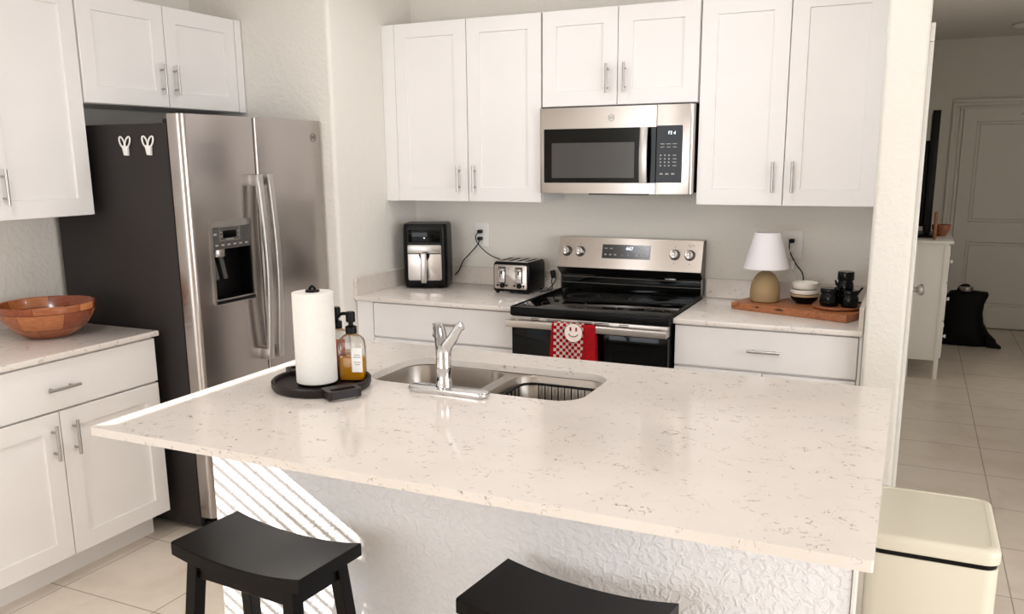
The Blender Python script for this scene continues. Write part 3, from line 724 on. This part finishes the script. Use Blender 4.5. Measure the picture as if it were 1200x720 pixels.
for k, u in enumerate((.047, .120, .620, .695)):
    b = LA([(0, 0), (.024, 0), (.024, .004), (.0215, .008), (.0205, .022), (.019, .025), (0, .0255)], 32); rot(b, PI/2, 'X')
    kb = obj('knob', onf(b, u, .084), 'nickel', fa)
    b = LA([(0, 0), (.0275, 0), (.0265, .0025), (0, .0025)], 32); rot(b, PI/2, 'X'); obj('skirt', onf(b, u, .084), 'greypanel', kb)
    b = BX(-.006, .006, -.036, -.022, -.020, .020, .002); obj('grip', onf(b, u, .084), 'chrome', kb)
    b = BX(-.0022, .0022, -.0008, .001, -.046, -.042); box(b, -.0022, .0022, -.0008, .001, .037, .041)
    for a in (-60, -30, 30, 60): box(b, .032*math.sin(math.radians(a))-.0012, .032*math.sin(math.radians(a))+.0012, -.0008, .001, .032*math.cos(math.radians(a))-.0012, .032*math.cos(math.radians(a))+.0012)
    obj('dial_mark', onf(b, u, .084), 'greypanel', fa)
obj('fascia_lettering', onf(move(text_bm('air fry', .013), (0, -.0006, 0)), .700, .133), 'greypanel', fa)
obj('sensor', BX(.570, .625, -.075, -.06, .999, 1.005, .001), 'nickel', bg_)
od = obj('oven_door', BX(.004, RW-.004, -.690, -.657, .24, .828, .004), 'blackglass', rg_)
b = BX(.004, RW-.004, -.694, -.657, .832, .882, .003); st = obj('door_top_rail', b, 'steel', od)
b = bmesh.new()
for x0, x1 in ((.105, .145), (.185, .255), (.335, .405), (.415, .485), (.53, .575)):
    for z in (.8685, .8755): box(b, x0, x1, -.6948, -.6935, z-.0017, z+.0017)
obj('vent_slot', b, 'black', st)
b = bmesh.new(); sweep(b, [(-.002, -.741, .855), (RW+.002, -.741, .855)], rrect(-.009, .009, -.017, .017, .007, 4))
for x in (.012, RW-.012): box(b, x-.014, x+.014, -.74, -.692, .842, .868, .004)
obj('door_handle', b, 'steel', od)
obj('storage_drawer', BX(.004, RW-.004, -.690, -.657, .06, .234, .004), 'steel', rg_)
# towel over the handle
def sheet(name, x0, x1, zb, mat, parent, off=0.0, wav=.004, cells=None, nx=24, zback=.62, pinch=0):
    """cloth folded over the handle bar: front drop, over the top, back drop"""
    prof = []
    yc, zc_ = -.741, .855; ry, rz_ = .013+off, .021+off
    for k in range(15): prof.append((yc-ry, zb+(zc_-zb)*k/14))
    for k in range(1, 9): a = PI-PI*k/9; prof.append((yc+ry*math.cos(a), zc_+rz_*math.sin(a)))
    for k in range(7): prof.append((yc+ry, zc_-(zc_-zback)*k/6))
    b = bmesh.new(); uv = b.loops.layers.uv.new('UVMap'); V = []; Ls = [0]
    for i in range(1, len(prof)): Ls.append(Ls[-1]+math.hypot(prof[i][0]-prof[i-1][0], prof[i][1]-prof[i-1][1]))
    for i in range(nx+1):
        s = i/nx; row = []
        for j, (y, z) in enumerate(prof):
            drop = max(0, (.86-z)/.14); fr_ = 1 if j < 15 else -.15
            xx = x0+(x1-x0)*s; xm = (x0+x1)/2; xx = xm+(xx-xm)*(1+pinch*drop)
            row.append(b.verts.new((xx, y-fr_*drop*(wav*(1+math.sin(s*9+1.0))), z)))
        V.append(row)
    for i in range(nx):
        for j in range(len(prof)-1):
            f = b.faces.new((V[i][j], V[i+1][j], V[i+1][j+1], V[i][j+1]))
            for lp, (a, c) in zip(f.loops, ((i, j), (i+1, j), (i+1, j+1), (i, j+1))): lp[uv].uv = ((a/nx)*(x1-x0)/.0145, Ls[c]/.0145)
    r = bmesh.ops.solidify(b, geom=b.faces[:], thickness=.0022)
    bmesh.ops.recalc_face_normals(b, faces=b.faces[:])
    return obj(name, b, mat, parent, sharp=60)
tw = thing('dish_towel', 'red dish towel with checkered panel and smiley face on the oven handle', 'towel', (1.25, -.741, .855))
tw2 = sheet('towel_cloth', -.104+1.25, .104+1.25, .60, 'red', None, 0, .004, pinch=.06); tw2.parent = tw; tw2.location = (-1.25, .741, -.855)
ck = sheet('checkered_panel', 1.158, 1.300, .602, 'checker', None, .004, .004, pinch=-.02, zback=.84); ck.parent = tw; ck.location = (-1.25, .741, -.855)
b = bmesh.new(); fcx, fcz, fr0 = 1.256, .838, .043
b = LA([(0, 0), (fr0, 0), (fr0+.001, .0015), (fr0-.001, .003), (0, .0032)], 40); rot(b, PI/2, 'X')
for v in b.verts: v.co.z *= .98; 
fo = obj('smiley_patch', b, 'offwhite', tw, (fcx-1.25, -.0225, fcz-.855), (-.03, 0, 0))
b = bmesh.new()
for s in (-1, 1): box(b, s*.0135-.0042, s*.0135+.0042, -.0042, -.003, .008, .025, .0006, 1)
tube(b, [(.025*math.sin(a), -.0034, -.003-.020*math.cos(a)+.006) for a in [math.radians(x) for x in range(-68, 69, 8)]], .0018, 8, up=(0, 1, 0))
obj('smile', b, 'darkred', fo)
b = TU([((fr0)*math.cos(2*PI*k/40), -.002, .98*fr0*math.sin(2*PI*k/40)) for k in range(40)], .0014, 6, closed=True, up=(0, 1, 0)); obj('edge_stitch', b, 'darkred', fo)

# ------------------------------------------------------------------ air fryer
af = thing('air_fryer', 'black air fryer with stainless basket front on the back counter', 'air fryer', (.179, -.187, CT), math.radians(20))
AW, AD, AH = .122, .105, .350
b = bmesh.new(); rings = []
for k, z in ((.93, .006), (.985, .02), (1, .06), (1.0, .25), (.985, .325), (.965, .343), (.93, AH)):
    rings.append([b.verts.new((x, y, z)) for x, y in rrect(-AW*k, AW*k, -AD*k, AD*k, .035*k, 6)])
for A, B in zip(rings, rings[1:]):
    for i in range(len(A)): b.faces.new((A[i], A[(i+1) % len(A)], B[(i+1) % len(A)], B[i]))
b.faces.new(rings[0][::-1]); b.faces.new(rings[-1]); bmesh.ops.recalc_face_normals(b, faces=b.faces[:])
obj('housing', b, 'black', af)
for x in (-.08, .08):
    for y in (-.07, .07): obj('foot', LA([(0, 0), (.012, 0), (.012, .008), (0, .008)], 12), 'black', af, (x, y, 0))
bk = obj('basket_front', move(PR(rrect(-.092, .092, .045, .212, .012, 4), 0, .012, .003, 2, Matrix.Rotation(PI/2, 4, 'X')), (0, -AD+.004, 0)), 'steel', af)
obj('basket_band', move(PR(rrect(-.092, .092, .190, .238, .010, 4), 0, .013, .003, 2, Matrix.Rotation(PI/2, 4, 'X')), (0, -AD+.004, 0)), 'nickel', af)
obj('basket_gap', BX(-.092, .092, -AD-.0095, -AD, .1885, .1925), 'black', af)
b = PR([(.030*math.cos(a), .190+.038*math.sin(a)) for a in [PI+PI*k/16 for k in range(17)]], 0, .010, 0, 1, Matrix.Rotation(PI/2, 4, 'X'))
obj('handle_recess', move(b, (0, -AD+.0004-.0004-.0001+.0, 0)), 'black', bk)
b = PR(rrect(-.0155, .0155, .036, .196, .005, 3), 0, .022, .004, 2, Matrix.Rotation(PI/2, 4, 'X'))
obj('handle', move(b, (0, -AD-.024, 0)), 'nickel', bk)
b = BX(-.012, .012, -AD-.03, -AD-.006, .165, .19, .002); obj('handle_mount', b, 'black', bk)
obj('control_panel', BX(-.088, .088, -AD-.0015, -AD+.01, .252, .318, .002), 'blackglass', af)
obj('indicator_light', rot(LA([(0, 0), (.0035, 0), (.003, .002), (0, .0022)], 12), PI/2, 'X'), 'led', af, (0, -AD-.0012, .275))
cdp = smooth_pts([(.262, -.034, .962), (.290, -.036, .990), (.318, -.038, 1.043), (.350, -.038, 1.075), (.412, -.038, 1.140), (.4185, -.034, 1.170)], 6)
im = (Matrix.Translation((.179, -.187, CT)) @ Matrix.Rotation(math.radians(20), 4, 'Z')).inverted()
co = obj('power_cord', TU([im @ p for p in cdp], .0035, 8), 'cord', af)
def plug(c, parent, mat=None, sz=.012):
    b = bmesh.new(); prism(b, rrect(-sz, sz, -sz*.8, sz*.8, .005, 3), 0, .028, .003, 2, Matrix.Rotation(PI/2, 4, 'X')); move(b, c)
    return b
b = plug((.4185, -.0095, 1.170), None); bmesh.ops.transform(b, matrix=im, verts=b.verts[:]); obj('plug', b, 'cord', co)

# ------------------------------------------------------------------ toaster
tt = thing('toaster', 'four-slice toaster with stainless front beside the range', 'toaster', (.722, -.165, CT), 0)
TW, TD, TH = .106, .11, .165
def tbody(x0, x1, y0, y1, bev):
    poly = [(-y, z) for y, z in ()]
    b = bmesh.new(); rings = []
    for k, z in ((.97, .010), (1, .018), (1, .135), (.985, .150), (.95, .160), (.90, TH)):
        rings.append([b.verts.new((x, y, z)) for x, y in rrect(-TW*k, TW*k, -TD*k, TD*k, .02*k, 5)])
    for A, B in zip(rings, rings[1:]):
        for i in range(len(A)): b.faces.new((A[i], A[(i+1) % len(A)], B[(i+1) % len(A)], B[i]))
    b.faces.new(rings[0][::-1]); b.faces.new(rings[-1]); bmesh.ops.recalc_face_normals(b, faces=b.faces[:]); return b
obj('housing', tbody(0, 0, 0, 0, 0), 'black', tt)
tf = obj('front_plate', move(PR(rrect(-.093, .093, .024, .150, .010, 4), 0, .006, .002, 2, Matrix.Rotation(PI/2, 4, 'X')), (0, -TD+.001, 0)), 'steel', tt)
b = flat_with_holes(rrect(-.094, .094, -.098, .098, .016, 5), [rrect(x-.0135, x+.0135, -.075, .075, .005, 3) for x in (-.07, -.025, .025, .07)], TH-.001, TH+.0015)
tp = obj('top_plate', b, 'steel', tt)
obj('slot_liner', BX(-.088, .088, -.078, .078, TH-.0005, TH+.0002), 'blackmatte', tt)
for sx in (-.048, .048):
    obj('lever_track', BX(sx-.021, sx+.021, -TD-.0062, -TD-.004, .054, .140, .001, 1), 'greypanel', tf)
    obj('lever_plate', BX(sx-.018, sx+.018, -TD-.012, -TD-.006, .058, .120, .004), 'chrome', tf)
    lv = obj('lever', BX(sx-.019, sx+.019, -TD-.024, -TD-.006, .119, .132, .004), 'nickel', tf)
    obj('lever_slot', BX(sx-.0035, sx+.0035, -TD-.0125, -TD-.011, .100, .119), 'black', tf)
    b = LA([(0, 0), (.0135, 0), (.0135, .008), (.011, .012), (0, .012)], 24); rot(b, PI/2, 'X'); obj('dial', b, 'black', tf, (sx+.002, -TD-.0045, .043))
    for dx in (-.025, .027):
        b = LA([(0, 0), (.0055, 0), (.0055, .004), (0, .005)], 16); rot(b, PI/2, 'X'); obj('button', b, 'black', tf, (sx+dx, -TD-.0045, .043))
for x in (-.085, .085):
    for y in (-.09, .09): obj('foot', LA([(0, 0), (.010, 0), (.010, .012), (0, .012)], 12), 'black', tt, (x, y, 0))
im2 = Matrix.Translation((.722, -.165, CT)).inverted()
cdp = smooth_pts([(.66, -.052, 1.03), (.60, -.034, 1.045), (.528, -.036, 1.066), (.486, -.038, 1.083), (.445, -.040, 1.112), (.410, -.042, 1.150), (.401, -.042, 1.185), (.4185, -.034, 1.209)], 6)
co = obj('power_cord', TU([im2 @ p for p in cdp], .003, 8), 'cord', tt)
b = plug((.4185, -.0095, 1.209), None); bmesh.ops.transform(b, matrix=im2, verts=b.verts[:]); obj('plug', b, 'cord', co)
# loose plug and cord between toaster and range
lc = thing('loose_cord', 'short black cord with adapter plug between toaster and range', 'cord', (.872, -.06, CT))
b = bmesh.new(); box(b, -.012, .012, -.012, .012, .062, .105, .005); obj('adapter', rot(b, -.18, 'Y', (0, 0, .08)), 'cord', lc)
obj('wire', TU(smooth_pts([(.0, 0, .068), (-.006, -.01, .05), (.0, -.015, .03), (.004, -.03, .006), (-.004, -.08, .0045), (-.022, -.12, .0045)], 6), .003, 8), 'cord', lc)
obj('cord_loop', TU(smooth_pts([(-.008, 0, .085), (.018, -.02, .082), (.026, -.03, .060), (.012, -.04, .03), (-.012, -.05, .005)], 6), .003, 8), 'cord', lc)

# ------------------------------------------------------------------ outlets
def outlet(cx, cz, w_, label):
    t = thing('wall_outlet', label, 'outlet', (cx, -.0005, cz))
    obj('wall_plate', PR(rrect(-w_/2, w_/2, -.065, .065, .005, 3), 0, .006, .002, 2, Matrix.Rotation(PI/2, 4, 'X')), 'white', t)
    n = 1 if w_ < .1 else 2
    for i in range(n):
        x = (i-(n-1)/2)*.046
        for z in (-.020, .020):
            so = obj('socket', move(PR(rrect(x-.017, x+.017, z-.014, z+.014, .008, 4), 0, .002, .0005, 1, Matrix.Rotation(PI/2, 4, 'X')), (0, -.006, 0)), 'white', t)
    return t
outlet(.4215, 1.189, .085, 'white wall outlet between air fryer and toaster, two black plugs in it')
outlet(2.079, 1.189, .094, 'white wall outlet behind the table lamp')

# ------------------------------------------------------------------ board, lamp, bowls, jars
ZB = CT+.033
bd = thing('cutting_board', 'live-edge wooden board under the lamp, bowls and jars', 'cutting board', (2.15, -.28, CT))
ol = [(1.862, -.312), (1.95, -.345), (2.05, -.378), (2.16, -.412), (2.27, -.452), (2.372, -.492), (2.400, -.43), (2.424, -.36), (2.424, -.22), (2.418, -.085), (2.25, -.092), (2.08, -.105), (1.925, -.118), (1.895, -.20)]
obj('slab', PR([(x-2.15, y+.28) for x, y in ol], .001, .033, .004, 2), 'board', bd)
b = bmesh.new()
for x, y, l_ in ((2.085, -.391, .045), (1.985, -.357, .02)):
    a = math.atan2(-.034, .1); s = bmesh.new(); lathe(s, [(0, -1), (.7, -.7), (1, 0), (.7, .7), (0, 1)], 16); bmesh.ops.scale(s, vec=(l_/2, .003, .0035), verts=s.verts[:]); rot(s, a, 'Z'); move(s, (x-2.15, y+.28, .022)); join(b, s)
obj('wood_knot', b, 'tray', bd, label='dark knot in the front edge')
lm = thing('table_lamp', 'small table lamp with round clay base and white shade', 'lamp', (1.998, -.235, ZB+.0005))
obj('lamp_base', LA([(0, 0), (.058, 0), (.064, .004), (.067, .02), (.0675, .05), (.063, .078), (.053, .105), (.038, .127), (.022, .138), (.008, .142), (0, .142)], 56), 'lampbase', lm)
obj('neck', LA([(0, .140), (.011, .140), (.011, .152), (.006, .154), (.006, .20), (0, .20)], 20), 'nickel', lm)
obj('lamp_shade', LA([(.101, .154), (.057, .316), (.0555, .316), (.0995, .154), (.101, .154)], 64), 'shade', lm)
b = TU([(.0995*math.cos(2*PI*k/48), .0995*math.sin(2*PI*k/48), .1555) for k in range(48)], .0016, 6, closed=True); tube(b, [(.056*math.cos(2*PI*k/48), .056*math.sin(2*PI*k/48), .3155) for k in range(48)], .0016, 6, closed=True)
obj('shade_rim', b, 'shade', lm)
iml = Matrix.Translation((1.998, -.235, ZB+.0005)).inverted()
pts = smooth_pts([(2.078, -.040, 1.17), (2.066, -.035, 1.13), (2.072, -.03, 1.085), (2.10, -.03, 1.04), (2.115, -.06, 1.0), (2.10, -.10, .955), (2.06, -.19, .953), (2.045, -.21, .955)], 6)
co = obj('power_cord', TU([iml @ p for p in pts], .0022, 8), 'white', lm)
b = plug((2.079, -.0095, 1.169), None, sz=.011); bmesh.ops.transform(b, matrix=iml, verts=b.verts[:]); obj('plug', b, 'white', co)
b = BX(2.082, 2.098, -.040, -.022, 1.075, 1.115, .005); bmesh.ops.transform(b, matrix=iml, verts=b.verts[:]); obj('inline_switch', b, 'white', co)
pc = thing('power_cord', 'black power cord hanging from the outlet behind the white bowls', 'cord', (2.08, -.02, .95))
pts = smooth_pts([(2.079, -.034, 1.209), (2.070, -.036, 1.19), (2.078, -.034, 1.15), (2.105, -.032, 1.10), (2.135, -.03, 1.06), (2.143, -.035, 1.02), (2.143, -.05, .975), (2.15, -.085, .9515), (2.165, -.11, .9515)], 6)
pd = Vector((2.08, -.02, .95))
obj('wire', TU([p-pd for p in pts], .003, 8), 'cord', pc)
obj('plug', move(plug((2.079, -.0095, 1.209), None), -pd), 'cord', pc)
BXc, BYc = 2.172, -.222
def bowl(name, label, z, prof, mat, cat='bowl', grp=None):
    return tag(obj(name, LA(prof, 48), mat, None, (BXc, BYc, z)), label, cat, grp)
kb = thing('bowl', 'black footed bowl with tan rim at the bottom of the bowl stack', 'bowl', (BXc, BYc, ZB+.0005))
obj('bowl_wall', LA([(0, 0), (.036, 0), (.038, .004), (.052, .012), (.061, .026), (.0625, .034), (.058, .034), (.045, .018), (0, .012)], 48), 'ceramicblack', kb)
obj('rim_band', LA([(.0628, .0335), (.0635, .036), (.0625, .0425), (.0585, .0425), (.0580, .036), (.0580, .0335)], 48), 'tan', kb, label='tan rim')
bowl('bowl', 'wider white bowl in the middle of the bowl stack', ZB+.044, [(0, 0), (.055, 0), (.061, .003), (.0625, .010), (.0625, .020), (.0585, .020), (.055, .008), (0, .006)], 'ceramicwhite')
bowl('bowl', 'small white bowl on top of the bowl stack', ZB+.0645, [(0, 0), (.044, 0), (.050, .004), (.0555, .014), (.057, .030), (.054, .031), (.050, .014), (.042, .007), (0, .006)], 'ceramicwhite')
tv_ = thing('trivet', 'round reddish wood serving board with black rim under the black jars', 'trivet', (2.318, -.318, ZB+.0005), math.radians(0))
obj('disc', LA([(0, 0), (.088, 0), (.100, .006), (.101, .012), (.098, .015), (0, .015)], 48), 'woodred', tv_)
b = TU(smooth_pts([(.070, .060, .014), (.090, .050, .022), (.103, .025, .022), (.102, .0, .012)], 5), .005, 8); obj('handle', b, 'black', tv_, label='black curved handle')
ZJ = ZB+.016
def jar(x, y, r, h, label, spoon=False, spout=False):
    t = thing('canister', label, 'jar', (x, y, ZJ), 0, 'black ceramic canisters')
    obj('jar_body', LA([(0, 0), (r*.86, 0), (r*.95, .004), (r, h*.22), (r, h*.50), (r*.94, h*.62), (r*.84, h*.70), (r*.84, h*.74), (0, h*.74)], 40), 'ceramicblack', t)
    l_ = obj('lid', LA([(0, h*.74), (r*.96, h*.74), (r*.98, h*.77), (r*.98, h*.94), (r*.93, h), (0, h)], 40), 'ceramicblack', t)
    if spoon: obj('spoon', TU([(r*.3, -.005, h*.45), (r*1.0, -.010, h*.95), (r*1.38, -.012, h*1.20)], .0042, 8), 'black', t)
    if spout: obj('spout', TU([(-r*.8, 0, h*.50), (-r*1.05, 0, h*.60), (-r*1.18, 0, h*.72)], .006, 8, scales=[1.2, .9, .6]), 'ceramicblack', t)
    return t
jar(2.289, -.352, .041, .078, 'squat black lidded jar at the front left of the round board')
jar(2.372, -.362, .036, .074, 'squat black jar with a spoon sticking out, front right of the round board', spoon=True)
jar(2.345, -.268, .036, .142, 'tall black jar with a small spout behind the two squat jars', spout=True)

# wooden salad bowl
r = .186
prof = [(0, .002), (.082, .0), (.089, .003), (.122, .024), (.150, .050), (.170, .080), (.181, .110), (.184, .132), (.181, .136), (.175, .133), (.162, .092), (.138, .058), (.100, .030), (.05, .022), (0, .02)]
tag(obj('salad_bowl', LA(prof, 96), 'bowlwood', None, (-.562, -1.972, CT+.0005), (0, 0, .5)), 'large segmented wooden bowl on the left counter beside the refrigerator', 'bowl')

# ------------------------------------------------------------------ stools
def stool(x, y, rz, label):
    t = thing('bar_stool', label, 'stool', (x, y, 0), rz, 'saddle stools at the island')
    W, Dp, Z, T = .224, .118, .612, .036
    b = bmesh.new(); nx = 20; top = []; bot = []
    def zz(s): return Z-.016+.022*abs(s)**2.2
    ys = [-Dp, -Dp+.004, Dp-.004, Dp]
    for i in range(nx+1):
        s = -1+2*i/nx; x_ = W*s
        top.append([b.verts.new((x_, yy, zz(s)-(.004 if k in (0, 3) else 0))) for k, yy in enumerate(ys)])
        bot.append([b.verts.new((x_, yy, zz(s)-T)) for yy in (-Dp, Dp)])
    for i in range(nx):
        for k in range(3): b.faces.new((top[i][k], top[i+1][k], top[i+1][k+1], top[i][k+1]))
        b.faces.new((bot[i][0], bot[i][1], bot[i+1][1], bot[i+1][0]))
        b.faces.new((top[i][0], bot[i][0], bot[i+1][0], top[i+1][0])); b.faces.new((top[i][3], top[i+1][3], bot[i+1][1], bot[i][1]))
    for i in (0, nx): b.faces.new(top[i]+bot[i][::-1])
    bmesh.ops.recalc_face_normals(b, faces=b.faces[:]); obj('seat', b, 'stool', t)
    tops = {}; 
    for sx in (-1, 1):
        for sy in (-1, 1):
            a = Vector((sx*.168, sy*.082, .580)); e = Vector((sx*.208, sy*.135, 0)); tops[sx, sy] = (a, e)
            b = bmesh.new(); sq = .0185
            rings = [[b.verts.new(c+Vector((u*sq, v*sq, 0))) for u, v in ((-1, -1), (1, -1), (1, 1), (-1, 1))] for c in (e, a)]
            for k in range(4): b.faces.new((rings[0][k], rings[0][(k+1) % 4], rings[1][(k+1) % 4], rings[1][k]))
            b.faces.new(rings[0][::-1]); b.faces.new(rings[1])
            bmesh.ops.bevel(b, geom=b.edges[:], offset=.002, segments=1, affect='EDGES'); bmesh.ops.recalc_face_normals(b, faces=b.faces[:])
            obj('leg', b, 'stool', t)
    def at(sx, sy, z): a, e = tops[sx, sy]; return e+(a-e)*(z/.580)
    for p, q in (((-1, -1), (1, -1)), ((-1, 1), (1, 1))):
        A, B = at(*p, .550), at(*q, .550); obj('apron', BX(A.x+.012, B.x-.012, A.y-.010, A.y+.010, .520, .578, .002, 1), 'stool', t)
        A, B = at(*p, .17), at(*q, .17); obj('stretcher', BX(A.x+.012, B.x-.012, A.y-.009, A.y+.009, .155, .187, .002, 1), 'stool', t)
    for sx in (-1, 1):
        A, B = at(sx, -1, .550), at(sx, 1, .550); obj('apron', BX(A.x-.010, A.x+.010, A.y+.012, B.y-.012, .520, .572, .002, 1), 'stool', t)
        A, B = at(sx, -1, .28), at(sx, 1, .28); obj('stretcher', BX(A.x-.009, A.x+.009, A.y+.012, B.y-.012, .265, .295, .002, 1), 'stool', t)
    return t
stool(1.110, -2.655, math.radians(-4.5), 'black saddle-seat wooden stool in front of the striped sunlight, at left')
stool(1.945, -2.618, math.radians(-6), 'black saddle-seat wooden stool cut off by the bottom edge, nearer the trash can')

# ------------------------------------------------------------------ trash can
tc = thing('trash_can', 'cream metal trash can with flat lid at the right end of the island', 'trash can', (2.70, -1.845, 0))
TX_, TY_ = .152, .187
b = PR(rrect(-TX_, TX_, -TY_, TY_, .035, 8), .025, .598, .003, 2); obj('can_body', b, 'cream', tc)
obj('base_ring', PR(rrect(-TX_+.004, TX_-.004, -TY_+.004, TY_-.004, .032, 8), 0, .026), 'black', tc)
obj('inner_rim', PR(rrect(-TX_+.003, TX_-.003, -TY_+.003, TY_-.003, .033, 8), .597, .612), 'black', tc, label='black gap under the lid')
b = bmesh.new(); rings = []
for d, z in ((.0, .611), (-.003, .613), (-.003, .636), (-.001, .644), (.004, .649), (.010, .651), (.018, .651), (.0195, .6495), (.022, .6495)):
    rings.append([b.verts.new((x, y, z)) for x, y in rrect(-TX_+d, TX_-d, -TY_+d, TY_-d, .036-max(d, 0)*.5, 8)])
for A, B in zip(rings, rings[1:]):
    for i in range(len(A)): b.faces.new((A[i], A[(i+1) % len(A)], B[(i+1) % len(A)], B[i]))
b.faces.new(rings[0][::-1]); b.faces.new(rings[-1]); bmesh.ops.recalc_face_normals(b, faces=b.faces[:]); obj('lid', b, 'cream', tc)

# ------------------------------------------------------------------ hallway
dr = thing('dresser', 'narrow white dresser against the dark hallway wall', 'dresser', (XWING+.016, 2.523, 0))
DW, DL = .226, .85
obj('body', BX(0, DW, .004, DL, .135, .986, .003), 'trim', dr)
obj('dresser_top', BX(-.002, DW+.032, -.02, DL+.02, .987, 1.006, .004), 'trim', dr)
for x in (0, DW-.028):
    for y in (0, DL-.03):
        b = bmesh.new(); prism(b, rrect(x, x+.030, y, y+.030, .003, 2), 0.0, .986); obj('leg', b, 'trim', dr)
for z0, z1 in ((.15, .42), (.43, .70), (.71, .97)):
    d_ = obj('drawer', BX(DW-.002, DW+.016, .035, DL-.035, z0, z1, .003), 'trim', dr)
    for y in (.2, DL-.2): obj('knob', rot(LA([(0, 0), (.008, 0), (.007, .012), (.014, .018), (.013, .026), (0, .028)], 16), PI/2, 'Y'), 'trim', d_, (DW+.016, y, (z0+z1)/2))
tv = thing('television', 'flat black television standing on the hallway dresser, seen edge-on', 'television', (2.705, 2.70, 1.007))
obj('screen', BX(-.040, .013, 0, .62, .045, .91, .006), 'black', tv)
b = BX(-.075, .045, .05, .57, 0, .012, .004); box(b, -.02, .01, .25, .37, .01, .08); obj('stand', b, 'black', tv)
obj('rear_housing', BX(-.072, -.038, .06, .54, .08, .7, .01), 'black', tv)
tag(obj('wooden_plaque', BX(2.735, 2.757, 2.60, 2.72, 1.0065, 1.20, .009), 'woodred'), 'small upright reddish wooden piece beside the television', 'decor')
tag(obj('wooden_bowl', LA([(0, 0), (.03, 0), (.045, .02), (.06, .05), (.066, .085), (.062, .085), (.05, .04), (0, .015)], 36), 'woodred', None, (2.792, 2.95, 1.0065)), 'little wooden bowl on the hallway dresser beside the television', 'bowl')
bg2 = thing('black_bag', 'slumped black cloth bag on the hallway floor by the panel door', 'bag', (3.05, 3.98, 0))
random.seed(7)
b = bmesh.new(); n = 40; rings = []
from mathutils import noise as mn
for (z, hw, hd, ox) in ((0.002, .235, .13, .02), (.03, .25, .15, .02), (.10, .20, .15, .01), (.18, .165, .14, .0), (.27, .150, .12, .0), (.36, .150, .10, .01), (.42, .155, .085, .02), (.455, .140, .06, .025), (.462, .09, .035, .02)):
    ring = []
    for k in range(n):
        a = 2*PI*k/n; e = 2.6; c_, s_ = math.cos(a), math.sin(a); q_ = (abs(c_)**e+abs(s_)**e)**(-1/e)
        p = Vector((ox+hw*q_*c_, hd*q_*s_, z)); d = mn.noise(Vector((p.x*9, p.y*9, z*9)))
        ring.append(b.verts.new((p.x*(1+.10*d), p.y*(1+.18*d), z+(.02*d if .01 < z < .45 else 0))))
    rings.append(ring)
for A, B in zip(rings, rings[1:]):
    for i in range(n): b.faces.new((A[i], A[(i+1) % n], B[(i+1) % n], B[i]))
b.faces.new(rings[0][::-1]); b.faces.new(rings[-1]); bmesh.ops.recalc_face_normals(b, faces=b.faces[:]); obj('bag_body', b, 'bagcloth', bg2)
b = bmesh.new(); rings = []
for k in range(9):
    t = k/8; rings.append([b.verts.new((.19+.11*t, -.10-.05*t+.05*(1-t*.8)*math.cos(a), .035*(1-t)+.012+(.045*(1-t)+.010)*math.sin(a))) for a in [2*PI*j/14 for j in range(14)]])
for A, B in zip(rings, rings[1:]):
    for i in range(14): b.faces.new((A[i], A[(i+1) % 14], B[(i+1) % 14], B[i]))
b.faces.new(rings[0]); b.faces.new(rings[-1][::-1]); bmesh.ops.recalc_face_normals(b, faces=b.faces[:]); obj('hanging_flap', b, 'bagcloth', bg2)
obj('strap', TU(smooth_pts([(-.06, -.02, .44), (-.04, -.03, .50), (.02, -.03, .51), (.06, -.02, .45)], 6), .010, 8), 'bagcloth', bg2)
tag(obj('metal_tin', LA([(0, 0), (.05, 0), (.054, .006), (.054, .035), (.05, .04), (0, .04)], 28), 'nickel', None, (3.055, 3.945, .463)), 'small round silver tin resting on top of the black bag', 'tin')
